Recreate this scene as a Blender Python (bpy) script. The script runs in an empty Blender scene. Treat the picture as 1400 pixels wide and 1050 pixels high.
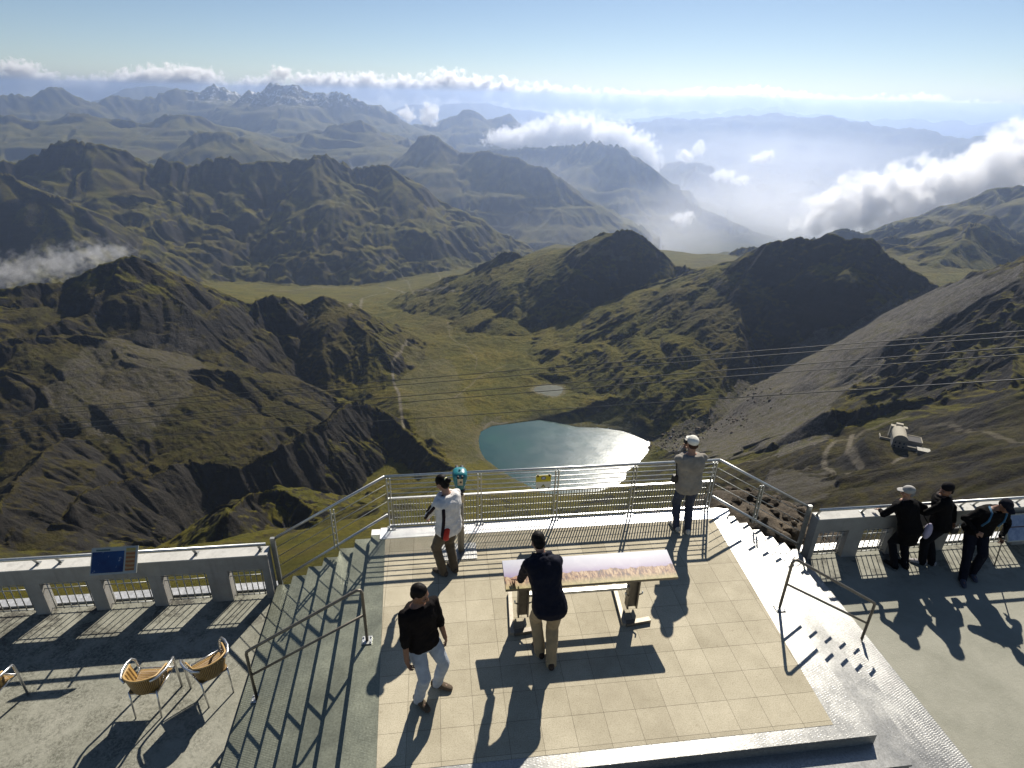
import bpy, bmesh, math, random
import numpy as np
from mathutils import Vector, Matrix, Quaternion

random.seed(7)
RNG = np.random.default_rng(11)
SC = bpy.context.scene
COL = SC.collection
R = math.radians

# ------------------------------------------------------------------ camera
CAM_F, CAM_PITCH, CAM_ROLL, CAM_YAW, CAM_H = 822.916, .445787, .0240469, -.1311345, 6.5
def _axes():
    f = np.array([0, math.cos(CAM_PITCH), -math.sin(CAM_PITCH)])
    rt = np.array([1., 0, 0]); up = np.cross(rt, f)
    c, s = math.cos(CAM_ROLL), math.sin(CAM_ROLL)
    a, b = c*rt + s*up, -s*rt + c*up
    cy, sy = math.cos(CAM_YAW), math.sin(CAM_YAW)
    Rz = np.array([[cy, -sy, 0], [sy, cy, 0], [0, 0, 1]])
    return Rz@a, Rz@b, Rz@f
C_RT, C_UP, C_FW = _axes()
def ray(x, y):
    return C_FW*CAM_F + C_RT*(x-700) - C_UP*(y-525)
def W(px, py, D):                       # survey point: bearing and dip read off the photograph, distance D in metres
    d = ray(px, py); t = D/math.hypot(d[0], d[1])
    return np.array([0, 0, CAM_H]) + t*d
def Wz(px, py, z):
    d = ray(px, py); t = (z-CAM_H)/d[2]
    return np.array([0, 0, CAM_H]) + t*d

cam_d = bpy.data.cameras.new('camera'); cam = bpy.data.objects.new('camera', cam_d); COL.objects.link(cam)
cam_d.sensor_width = 36; cam_d.lens = CAM_F/1400*36; cam_d.clip_start = .1; cam_d.clip_end = 200000
M = Matrix(((C_RT[0], C_UP[0], -C_FW[0], 0), (C_RT[1], C_UP[1], -C_FW[1], 0), (C_RT[2], C_UP[2], -C_FW[2], CAM_H), (0, 0, 0, 1)))
cam.matrix_world = M
SC.camera = cam
SC.render.resolution_x, SC.render.resolution_y = 1024, 768

# ------------------------------------------------------------------ light
SUN_AZ, SUN_EL = R(24.7), R(37.5)
TO_SUN = Vector((math.sin(SUN_AZ)*math.cos(SUN_EL), math.cos(SUN_AZ)*math.cos(SUN_EL), math.sin(SUN_EL)))
sd = bpy.data.lights.new('sun', 'SUN'); sun = bpy.data.objects.new('sun', sd); COL.objects.link(sun)
sd.energy = 5.0; sd.angle = R(.53); sd.color = (1, .93, .82)
sun.rotation_euler = (-TO_SUN).to_track_quat('-Z', 'Y').to_euler()
sun.location = (0, 0, 300)
world = bpy.data.worlds.new('World'); SC.world = world; world.use_nodes = True
wn = world.node_tree.nodes; wl = world.node_tree.links
sky = wn.new('ShaderNodeTexSky'); sky.sky_type = 'NISHITA'; sky.sun_disc = False
sky.sun_elevation = SUN_EL; sky.sun_rotation = SUN_AZ; sky.altitude = 2880; sky.air_density = 1.0; sky.dust_density = .6; sky.ozone_density = 1.0
wl.new(sky.outputs[0], wn['Background'].inputs[0]); wn['Background'].inputs[1].default_value = .055
SC.view_settings.view_transform = 'Standard'; SC.view_settings.look = 'None'
SC.view_settings.exposure = .55; SC.view_settings.gamma = 1
SC.cycles.use_denoising = True
SC.cycles.max_bounces = 6; SC.cycles.diffuse_bounces = 3; SC.cycles.glossy_bounces = 3; SC.cycles.volume_bounces = 4
SC.cycles.transparent_max_bounces = 16
SC.cycles.caustics_reflective = False; SC.cycles.caustics_refractive = False

# ------------------------------------------------------------------ helpers
def tag(o, label=None, cat=None, group=None, kind=None):
    if label: o['label'] = label
    if cat: o['category'] = cat
    if group: o['group'] = group
    if kind: o['kind'] = kind
    return o
def thing(name, label, cat, loc=(0, 0, 0), rz=0, group=None):
    o = bpy.data.objects.new(name, None); COL.objects.link(o); o.empty_display_size = .2
    o.location = loc; o.rotation_euler = (0, 0, rz)
    return tag(o, label, cat, group)

class MB:
    """collects shapes that become ONE mesh object"""
    def __init__(s): s.v = []; s.f = []; s.sm = []
    def add(s, vs, fs, smooth=False):
        n = len(s.v); s.v += [tuple(map(float, v)) for v in vs]
        s.f += [tuple(i+n for i in f) for f in fs]; s.sm += [smooth]*len(fs); return s
    def box(s, a, b):
        (x0, y0, z0), (x1, y1, z1) = a, b
        return s.add([(x0,y0,z0),(x1,y0,z0),(x1,y1,z0),(x0,y1,z0),(x0,y0,z1),(x1,y0,z1),(x1,y1,z1),(x0,y1,z1)],
                     [(0,3,2,1),(4,5,6,7),(0,1,5,4),(1,2,6,5),(2,3,7,6),(3,0,4,7)])
    def beam(s, p, q, w, h, up=(0, 0, 1)):
        p, q = Vector(p), Vector(q); d = (q-p).normalized(); u = Vector(up)
        if abs(d.dot(u)) > .99: u = Vector((0, 1, 0))
        a = d.cross(u).normalized(); b = a.cross(d).normalized(); a = a*w/2; b = b*h/2
        vs = [p-a-b, p+a-b, p+a+b, p-a+b, q-a-b, q+a-b, q+a+b, q-a+b]
        return s.add(vs, [(0,1,2,3),(7,6,5,4),(4,5,1,0),(5,6,2,1),(6,7,3,2),(7,4,0,3)])
    def tube(s, pts, r, n=10, closed=False, rads=None):
        pts = [Vector(p) for p in pts]; m = len(pts); vs = []; fs = []
        prev = None
        for i, p in enumerate(pts):
            if closed: d = (pts[(i+1) % m]-pts[i-1]).normalized()
            else:
                d0 = (pts[i]-pts[i-1]).normalized() if i else None
                d1 = (pts[i+1]-pts[i]).normalized() if i < m-1 else None
                d = ((d0 or d1)+(d1 or d0)).normalized()
            if prev is None:
                u = Vector((0, 0, 1)) if abs(d.z) < .9 else Vector((0, 1, 0))
                a = d.cross(u).normalized()
            else: a = (prev-d*prev.dot(d)).normalized()
            prev = a; b = d.cross(a)
            rr = rads[i] if rads else r
            for k in range(n):
                t = 2*math.pi*k/n; vs.append(p+(a*math.cos(t)+b*math.sin(t))*rr)
        for i in range(m if closed else m-1):
            j = (i+1) % m
            for k in range(n):
                l = (k+1) % n; fs.append((i*n+k, i*n+l, j*n+l, j*n+k))
        if not closed:
            fs.append(tuple(range(n-1, -1, -1))); fs.append(tuple(range((m-1)*n, m*n)))
        return s.add(vs, fs, True)
    def lathe(s, prof, c, n=20):
        vs = []; fs = []
        for r_, z in prof:
            for k in range(n):
                t = 2*math.pi*k/n; vs.append((c[0]+r_*math.cos(t), c[1]+r_*math.sin(t), c[2]+z))
        for i in range(len(prof)-1):
            for k in range(n):
                l = (k+1) % n; fs.append((i*n+k, i*n+l, (i+1)*n+l, (i+1)*n+k))
        fs.append(tuple(range(n-1, -1, -1))); fs.append(tuple(range((len(prof)-1)*n, len(prof)*n)))
        return s.add(vs, fs, True)
    def build(s, name, mat, parent=None, bevel=0):
        me = bpy.data.meshes.new(name); me.from_pydata(s.v, [], s.f)
        me.polygons.foreach_set('use_smooth', s.sm)
        o = bpy.data.objects.new(name, me); COL.objects.link(o); me.materials.append(mat)
        if parent is not None:
            o.parent = parent
        if bevel:
            m = o.modifiers.new('bevel', 'BEVEL'); m.width = bevel; m.segments = 2; m.limit_method = 'ANGLE'
        me.update(); return o

# --- materials
def newmat(name):
    m = bpy.data.materials.new(name); m.use_nodes = True
    return m, m.node_tree.nodes, m.node_tree.links, m.node_tree.nodes['Principled BSDF']
def nd(n, t, **kw):
    x = n.new(t)
    for k, v in kw.items(): setattr(x, k, v)
    return x
def noise(n, l, vec, scale, detail=6, rough=.6, dist=0):
    x = n.new('ShaderNodeTexNoise'); x.inputs['Scale'].default_value = scale; x.inputs['Detail'].default_value = detail
    x.inputs['Roughness'].default_value = rough; x.inputs['Distortion'].default_value = dist
    if vec is not None: l.new(vec, x.inputs['Vector'])
    return x.outputs['Fac']
def ramp(n, l, fac, stops):
    x = n.new('ShaderNodeValToRGB'); e = x.color_ramp.elements
    while len(e) < len(stops): e.new(.5)
    for i, (p, c) in enumerate(stops):
        e[i].position = p; e[i].color = (*c, 1) if len(c) == 3 else c
    l.new(fac, x.inputs[0]); return x.outputs[0]
def vramp(n, l, fac, a, b, lo=0, hi=1):
    x = n.new('ShaderNodeMapRange'); x.inputs[1].default_value = a; x.inputs[2].default_value = b
    x.inputs[3].default_value = lo; x.inputs[4].default_value = hi; l.new(fac, x.inputs[0]); return x.outputs[0]
def mix(n, l, fac, a, b, mode='MIX'):
    x = n.new('ShaderNodeMix'); x.data_type = 'RGBA'; x.blend_type = mode
    for sock, v in ((x.inputs[0], fac), (x.inputs[6], a), (x.inputs[7], b)):
        if hasattr(v, 'is_linked') or hasattr(v, 'links'): l.new(v, sock)
        elif isinstance(v, (int, float)): sock.default_value = v
        else: sock.default_value = (*v, 1)
    return x.outputs[2]
def mth(n, l, op, a, b=None, clamp=False):
    x = n.new('ShaderNodeMath'); x.operation = op; x.use_clamp = clamp
    for i, v in enumerate((a, b)):
        if v is None: continue
        if isinstance(v, (int, float)): x.inputs[i].default_value = v
        else: l.new(v, x.inputs[i])
    return x.outputs[0]
def bump(n, l, h, strength, dist, normal=None):
    x = n.new('ShaderNodeBump'); x.inputs['Strength'].default_value = strength; x.inputs['Distance'].default_value = dist
    l.new(h, x.inputs['Height'])
    if normal is not None: l.new(normal, x.inputs['Normal'])
    return x.outputs[0]
def simple(name, col, rough=.6, metal=0, var=.12, scale=20, bmp=0, spec=.5):
    m, n, l, b = newmat(name)
    tc = n.new('ShaderNodeTexCoord'); f = noise(n, l, tc.outputs['Object'], scale)
    lo = tuple(c*(1-var) for c in col); hi = tuple(min(1, c*(1+var)) for c in col)
    l.new(ramp(n, l, f, [(.3, lo), (.7, hi)]), b.inputs['Base Color'])
    b.inputs['Roughness'].default_value = rough; b.inputs['Metallic'].default_value = metal
    b.inputs['Specular IOR Level'].default_value = spec
    if bmp: l.new(bump(n, l, f, bmp, .01), b.inputs['Normal'])
    return m
# ------------------------------------------------------------------ terrain
QUAL = 0.9          # mesh density of the terrain
_perm = np.random.default_rng(5).permutation(1024).astype(np.int32)
_ang = np.random.default_rng(6).random(1024)*2*np.pi
_gx, _gy = np.cos(_ang).astype(np.float32), np.sin(_ang).astype(np.float32)
def gnoise(x, y, seed=0):
    x0 = np.floor(x); y0 = np.floor(y); fx = (x-x0).astype(np.float32); fy = (y-y0).astype(np.float32)
    xi = x0.astype(np.int64)+seed*57; yi = y0.astype(np.int64)+seed*131
    u = fx*fx*fx*(fx*(fx*6-15)+10); v = fy*fy*fy*(fy*(fy*6-15)+10)
    def g(ix, iy, dx, dy):
        h = _perm[(_perm[ix & 1023]+iy) & 1023]
        return _gx[h]*dx+_gy[h]*dy
    a = g(xi, yi, fx, fy); b = g(xi+1, yi, fx-1, fy); c = g(xi, yi+1, fx, fy-1); d = g(xi+1, yi+1, fx-1, fy-1)
    return (a+u*(b-a)+v*((c+u*(d-c))-(a+u*(b-a))))*1.5
def fbm(x, y, wl, octv, seed=0, gain=.5):
    o = np.zeros(x.shape, np.float32); a = 1.
    for k in range(octv):
        o += a*gnoise(x/wl, y/wl, seed+k); wl /= 2.03; a *= gain
    return o
def ridged(x, y, wl, octv, seed=0, gain=.5):
    o = np.zeros(x.shape, np.float32); a = 1.; w = 1.
    for k in range(octv):
        r_ = 1-np.abs(gnoise(x/wl, y/wl, seed+k))*1.6; r_ = np.clip(r_, 0, 1)**2
        o += a*r_*w; w = np.clip(r_*1.5, 0, 1); wl /= 2.03; a *= gain
    return o
def gullies(X, Y, gx, gy, wl, seed=0):
    """stripes that run down the fall line, blended over jittered cells: erosion gullies; also returns their slope"""
    px = X/np.float32(wl); py = Y/np.float32(wl); ix = np.floor(px); iy = np.floor(py)
    sx = (-gy).astype(np.float32); sy = gx.astype(np.float32)
    acc = np.zeros(X.shape, np.float32); dx = acc.copy(); dy = acc.copy(); ws = acc.copy()
    ii = ix.astype(np.int32)+seed*37; jj = iy.astype(np.int32)+seed*91
    for a in (-1, 0, 1):
        for b in (-1, 0, 1):
            h = _perm[(_perm[(ii+a) & 1023]+jj+b) & 1023]
            vx = px-(ix+a+.5+_gx[h]*.35); vy = py-(iy+b+.5+_gy[h]*.35)
            w = np.exp(-2.2*(vx*vx+vy*vy)); ph = (vx*sx+vy*sy)*6.28
            c = np.cos(ph)*w; s_ = np.sin(ph)*w
            acc += c; dx -= s_*sx; dy -= s_*sy; ws += w
    ws = np.maximum(ws, 1e-3)
    return acc/ws, dx/ws, dy/ws
def sstep(a, b, x):
    t = np.clip((x-a)/(b-a), 0, 1); return t*t*(3-2*t)

LAKE_Z = -620.
# low ground: (px, py, D) or (px, py, None, z)
LOW = [
 # lake bed and shores
 (655,600,None,-619),(660,630,None,-619),(700,650,None,-621),(740,575,None,-620),(690,585,None,-620),(780,620,None,-625),(820,580,None,-620),
 (890,600,None,-620),(885,622,None,-619),(850,655,None,-619),(820,668,None,-619),(760,672,None,-618),(730,665,None,-616),(870,585,None,-620),
 # basin behind the lake
 (740,533,None,-612),(650,510,None,-612),(700,550,None,-614),(600,520,None,-606),(560,470,None,-612),(640,450,None,-622),(560,440,None,-640),(700,470,None,-606),
 (590,425,None,-665),(520,425,None,-705),(545,560,None,-592),(590,600,None,-590),(620,640,None,-585),(800,510,None,-604),(830,500,None,-602),(660,420,None,-650),
 (930,470,None,-590),(760,480,None,-606),
 # Tourmalet valley beyond
 (500,392,None,-985),(440,372,None,-985),(600,372,None,-1040),(380,385,None,-985),(680,345,None,-1120),(520,350,None,-930),(430,330,None,-930),(560,320,None,-900),
 (300,375,None,-1010),(200,365,None,-1010),(100,360,None,-1010),(0,375,None,-1010),(-150,380,None,-1010),(740,345,None,-1300),(330,350,None,-960),
 # bowl on the left, below the near ridge
 (250,465,1345),(150,470,1345),(300,480,1350),(60,455,1370),(-20,440,1390),(180,545,1255),(160,600,1180),(240,605,1105),(330,612,1270),(80,612,1195),(0,600,1200),(-100,620,1150),(200,650,1040),(80,650,1120),(390,592,1345),(420,560,1345),(350,560,1350),(60,700,880),(-60,720,800),
 (200,742,860),(60,742,850),(300,748,810),(130,722,870),(340,728,870),(400,705,920),(450,690,935),(505,668,960),(560,650,985),(595,640,975),(0,745,830),(-100,760,790),
 (300,775,330),(150,775,300),(0,785,280),(-120,800,260),(400,735,330),(440,720,380),(500,700,470),(540,690,560),(600,665,680),
 # flank of the summit the terrace stands on
 (480,735,300),(560,715,400),(640,690,560),(700,690,660),(760,700,620),(850,690,640),(930,660,720),(1000,690,520),
 (1000,640,720),(950,620,860),(960,595,1090),(920,605,1060),
 (1225,607,680),(1100,690,430),(1300,655,480),(1390,680,400),(1150,650,560),(1060,650,620),(1300,600,640),(1400,600,600),(1500,640,450),(1130,610,690),(1060,610,800),
 # scree slope on the right
 (1110,590,790),(1200,592,742),(1300,575,735),(1400,530,760),(1030,570,1010),(1080,540,1030),(1150,500,1080),(1230,460,1120),(1310,430,1130),(1400,400,1130),(1500,380,1130),
 (1000,545,1230),(1060,505,1290),(1150,462,1350),(1220,425,1400),(1290,480,960),(1400,470,900),(1200,520,940),
 # right, beyond
 (1290,395,1700),(1340,390,2000),(1400,380,2300),(1500,400,2200),(1200,345,2600),
]
NEAR = [(-40,0,-60),(40,0,-60),(0,-60,-60),(0,10,-5.5),(0,14,-8.5),(10,14,-8),(-10,14,-7.2),(-4,9.5,-2.6),(-6.5,9,-2.5),(-9.5,9,-2.7),(-13,9,-3.2),(8,9,-2.8),(12,9.5,-3),(16,10,-4),(-5,12,-5.6),(-17,10,-5),(24,22,-19),(-24,22,-20),(0,30,-25),(0,100,-83),(60,90,-86),(-60,90,-86),
        (0,200,-160),(110,170,-160),(-110,170,-160),(220,150,-200),(-220,150,-200),(300,0,-230),(-300,0,-230)]
FARLOW = []
for az in range(-70, 90, 10):
    a = R(az)
    for D, zl, zr in ((4500, -1000, -1400), (6000, -950, -1500), (8000, -900, -1500), (11000, -850, -1500), (15000, -900, -1400), (20000, -1000, -1300), (30000, -1100, -1200), (60000, -1200, -1200)):
        t = min(1, max(0, (az+10)/15))
        if D == 4500 and -45 < az < 0: continue
        FARLOW.append((D*math.sin(a), D*math.cos(a), zl*(1-t)+zr*t))
# valley behind peak P falls to the gorge
FARLOW += [tuple(W(760,335,3200)), tuple(W(900,345,3000)), tuple(W(900,350,4200)), tuple(W(1000,340,4500))]

def low_surface(az, ln):
    P = []
    for q in LOW:
        P.append(W(*q) if len(q) == 3 else Wz(q[0], q[1], q[3]))
    P += [np.array(q, float) for q in NEAR+FARLOW]
    P = np.array(P); pa = np.arctan2(P[:, 0], P[:, 1]); D = np.hypot(P[:, 0], P[:, 1]); pl = np.log(np.maximum(D, 8))
    K = 1.6
    X = np.stack([pa*K, pl], 1); n = len(X)
    # interpolate ln-depth below camera for even relative accuracy
    val = (CAM_H+6-P[:, 2])/D
    d = np.linalg.norm(X[:, None]-X[None], axis=2)
    A = np.zeros((n+3, n+3)); A[:n, :n] = d + np.eye(n)*-.004
    A[:n, n] = 1; A[:n, n+1:] = X; A[n, :n] = 1; A[n+1:, :n] = X.T
    w = np.linalg.solve(A, np.concatenate([val, np.zeros(3)]))
    out = np.zeros(az.shape)
    q0 = az*K; q1 = ln
    for i in range(n):
        out += w[i]*np.sqrt((q0-X[i, 0])**2+(q1-X[i, 1])**2)
    out += w[n]+w[n+1]*q0+w[n+2]*q1
    return CAM_H+6-out*np.exp(ln)

# crest lines: list of (px,py,D); sl / sr slopes to the left / right of the walking direction
def CR(pts, sl=.8, sr=.8, spur=None, **k):
    return dict(p=[W(*q) for q in pts], sl=sl, sr=sr, spur=spur, **k)
def seg(pts, D0, D1=None):
    n = len(pts); D1 = D0 if D1 is None else D1
    return [(x, y, D0+(D1-D0)*i/max(1, n-1)) for i, (x, y) in enumerate(pts)]
CREST = []
# far ranges (walking left to right: right-hand side faces the viewer)
CREST += [
 CR(seg([(860,160),(900,157),(944,151),(985,155),(1023,146),(1040,150),(1060,144),(1075,152),(1100,156),(1131,154),(1167,161),(1185,166),(1211,161),(1249,159),(1277,166),(1314,163),(1330,170),(1345,166),(1390,166),(1430,172),(1480,170),(1560,175)],33000), .8,.7,(1500,.6), cc=(.4,500)),
 CR(seg([(830,172),(880,166),(920,160),(965,162),(1013,159),(1057,153),(1091,160),(1131,156),(1160,165),(1194,171),(1229,175),(1277,178),(1311,187),(1345,185),(1365,192),(1420,200),(1500,205)],21000,17000), .7,.6,(1200,.6), cc=(.45,500)),
 CR(seg([(520,150),(560,142),(600,145),(640,140),(690,146),(735,152),(770,160),(820,163),(870,166)],30000), .5,.5,(2500,.5)),
 CR(seg([(160,127),(171,122),(206,117),(240,121),(260,126)],26000), .5,.5,(2000,.5)),
 CR(seg([(-160,130),(-90,124),(-40,132),(0,129),(17,127),(45,132),(69,120),(86,122),(113,134),(127,141),(141,134),(161,131),(190,134),(215,126),(237,122),(254,123),(267,125),(291,113),(309,118),(329,130),(345,136)],14000,15500), .9,1.1,(600,.8), cc=(.33,420)),
 CR(seg([(330,136),(339,122),(348,127),(357,127),(374,115),(387,118),(408,117),(429,127),(456,125),(470,128),(487,134),(522,146),(542,156),(560,168)],13500,12500), .9,1.1,(600,.8), cc=(.33,420)),
 CR(seg([(560,172),(590,168),(614,163),(635,151),(652,153),(666,163),(680,160),(697,156),(714,170),(740,180)],13500), .9,.95,(700,.5), cc=(.45,400)),
 CR(seg([(-120,165),(-50,158),(0,159),(21,161),(48,168),(70,166),(93,158),(117,156),(147,163),(178,166),(206,173),(226,159),(247,159),(274,161),(302,176),(340,186)],9800,9300), .7,.8,(350,.8), cc=(.3,220)),
 CR(seg([(240,224),(258,200),(271,180),(291,183),(309,183),(343,190),(370,204),(405,214),(430,222)],7200,7000), .8,1.05,(220,.8), cc=(.4,200)),
 CR(seg([(330,205),(360,190),(400,186),(440,180),(460,173),(494,165),(522,180),(542,190),(560,200)],9500,9000), .7,.85,(350,.8), cc=(.35,250)),
 CR(seg([(545,215),(560,195),(573,185),(590,183),(604,189),(628,207),(642,207),(659,206),(679,211),(700,214),(721,225),(738,228),(769,245),(789,262),(817,286),(837,303),(856,318),(880,335)],7300,5700), .9,1.1,(380,.8), cc=(.48,300)),
 CR(seg([(650,212),(673,204),(700,204),(755,200),(786,200),(820,195),(837,197),(871,225),(906,249),(940,270),(954,279),(989,300),(1023,314),(1050,330)],10000,8000), .9,1.05,(500,.8), cc=(.5,380)),
 CR(seg([(860,235),(890,226),(920,223),(954,223),(971,228),(999,245),(1033,266),(1057,279),(1075,300),(1090,320)],13500,11500), .9,.9,(900,.5), cc=(.5,400)),
]
# massif across the Tourmalet
CREST += [
 CR(seg([(-160,260),(-80,240),(0,222),(21,225),(48,211),(69,201),(82,192),(106,192),(127,197),(151,204),(175,211),(192,219),(206,225),(219,216),(240,223),(261,228),(291,218),(312,216),(329,225),(357,221),(387,223),(411,219),(446,211),(459,218),(481,231),(505,228),(535,228),(553,238),(573,252),(597,273),(621,290),(638,307),(655,322),(679,334),(700,338),(725,345)],4400,4080), .9,1.2,(380,.85), fl=.3, cc=(.6,230)),
 CR([(446,211,4204),(425,240,4106),(400,268,4009),(383,300,3912),(375,322,3832)], .8,1.25,(180,.85), cc=(.7,150)),
 CR([(535,228,4115),(520,250,4062),(513,285,3982),(500,300,3929)], .8,1.2,(180,.85), cc=(.7,150)),
 CR([(82,192,4381),(90,230,4248),(60,262,4115),(40,300,3982)], .9,1.2,(200,.85), cc=(.7,150)),
 CR([(206,225,4292),(215,250,4177),(240,262,4106),(290,300,3965),(330,335,3832)], .7,1.2,(200,.85), cc=(.7,150)),
 CR(seg([(-120,215),(-40,222),(0,236),(30,252),(80,268),(130,300),(165,335)],3850,3420), .8,1.2,(220,.85)),
]
# left near ridge
CREST += [
 CR([(-160,400,1500),(-60,402,1500),(0,396,1490),(34,390,1490),(86,389,1500),(103,379,1490),(120,371,1480),(144,361,1480),(165,354,1480),(182,350,1480),(195,355,1485),(219,367,1490),(247,378,1490)], .8,1.25,(70,1.0), fl=.4),
 CR([(247,378,1490),(274,391,1500),(302,402,1510),(322,410,1515),(343,416,1520),(360,408,1525),(374,402,1530),(387,405,1535),(401,412,1540),(415,415,1545),(439,405,1550)], .8,1.3,(80,1.0), fl=.35),
 CR([(439,405,1550),(459,412,1570),(474,420,1590),(502,434,1630),(536,447,1670),(553,462,1700)], .8,.62,(90,.6)),
 CR([(439,405,1550),(430,425,1525),(437,455,1475),(453,494,1420),(462,525,1380),(472,553,1330)], .85,1.35,None),
 CR([(360,408,1525),(352,440,1480),(338,470,1435),(318,500,1385)], 1.0,1.4,None),
 CR([(247,378,1490),(238,405,1450),(240,440,1400),(212,478,1335)], 1.0,1.4,None),
 CR([(165,354,1480),(150,395,1440),(120,430,1390),(60,450,1350)], 1.0,1.3,None),
 CR([(205,522,1195),(232,512,1215),(270,505,1230),(310,508,1230),(332,520,1210)], .55,1.6,(30,1.0), fl=.4),
 CR([(-20,470,1290),(10,465,1300),(60,461,1310),(110,460,1310),(150,470,1295),(166,492,1240)], .5,1.5,(35,1.0), fl=.4),
 CR([(-30,500,1230),(30,520,1205),(60,540,1180),(100,560,1150),(140,592,1090)], .6,1.5,(35,1.0), fl=.4),
 CR([(100,690,830),(160,662,900),(210,648,930),(260,632,970),(330,640,940),(400,605,980),(446,577,1020),(474,552,1090),(495,552,1110),(512,557,1120),(550,585,1060),(577,609,1000),(601,629,950),(630,655,880)], 1.0,1.4,None, fl=.3),
 CR([(310,705,650),(335,680,700),(352,674,710),(382,670,720),(410,685,700),(425,705,640)], .8,1.1,None),
 CR([(0,700,800),(30,650,930),(60,620,1000),(90,600,1050)], .8,1.0,None),
]
# peak beyond the lake and the dark mountain
CREST += [
 CR(seg([(575,428),(587,420),(611,406),(629,389),(653,365),(673,355),(694,345),(704,345),(718,355),(728,353),(742,357),(766,353),(783,345),(800,331),(821,319),(838,320),(851,313),(865,314),(879,324),(893,338),(910,353),(920,364),(937,362),(954,369),(971,367),(985,362),(1002,361),(1023,350),(1037,345),(1054,331),(1071,329),(1095,324),(1112,329),(1139,322),(1160,329),(1191,327),(1208,341),(1235,362),(1263,379),(1282,390)],2150,1480), .9,1.2,None, Dk=[(0,2150),(.3,1900),(.4,1850),(.55,1800),(.7,1560),(.85,1530),(1,1470)]),
 CR([(845,315,1845),(820,335,1825),(783,362,1790),(745,385,1770),(716,402,1755),(735,430,1690),(752,460,1640)], 1.15,.42,None),
 CR([(653,365,2080),(640,385,2000),(620,405,1930),(640,430,1850)], .7,.5,(80,.5)),
 CR([(728,353,2000),(715,372,1940),(705,390,1890)], .9,.5,(70,.5)),
 CR([(1037,345,1620),(1018,372,1540),(1003,402,1470),(1012,432,1400),(1016,462,1335),(1000,490,1280)], 1.25,.5,None),
 dict(p=[W(1008,440,1395), Wz(985,465,-485), Wz(960,487,-520), Wz(920,513,-545), Wz(880,528,-562), Wz(830,545,-578), Wz(780,558,-592), Wz(735,570,-606)], sl=1.4, sr=.3, spur=None, fl=.1),
 CR(seg([(955,385),(978,365),(1009,341),(1026,338),(1050,350),(1080,370)],3000), .8,.8,(200,.5)),
]
# right-hand ridges
CREST += [
 CR([(1255,415,1430),(1272,408,1400),(1297,386,1330),(1331,375,1270),(1366,362,1220),(1400,355,1180),(1460,330,1120),(1540,300,1060)], .8,1.08,None, fl=.1),
 CR([(1400,400,1060),(1360,425,1030),(1320,450,1000),(1270,478,985),(1225,505,960)], .9,1.0,(40,.6)),
 CR([(1440,440,960),(1400,455,930),(1350,480,910),(1300,505,900)], .9,1.0,(35,.6)),
 CR([(1128,562,782),(1160,558,790),(1200,553,795),(1240,548,800),(1270,546,800),(1300,533,815),(1340,520,820)], 1.1,1.7,None),
 CR(seg([(1040,350),(1109,325),(1157,315),(1187,321),(1229,314),(1280,303),(1300,306),(1331,293),(1352,297),(1376,314),(1400,331),(1450,350)],3600,3200), .9,1.0,(260,.55), cc=(.5,160)),
 CR(seg([(1170,345),(1194,331),(1263,324),(1297,314),(1325,305),(1345,307),(1376,324),(1400,335),(1460,360)],2750,2600), .9,1.1,(200,.5), cc=(.6,150)),
 CR([(1325,305,2700),(1320,330,2500),(1290,350,2350),(1262,372,2200)], .7,.7,(120,.5)),
 CR(seg([(1290,300),(1342,279),(1366,262),(1400,255),(1460,240),(1540,235)],4600,4200), .9,1.0,(320,.5), cc=(.5,200)),
]

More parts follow.
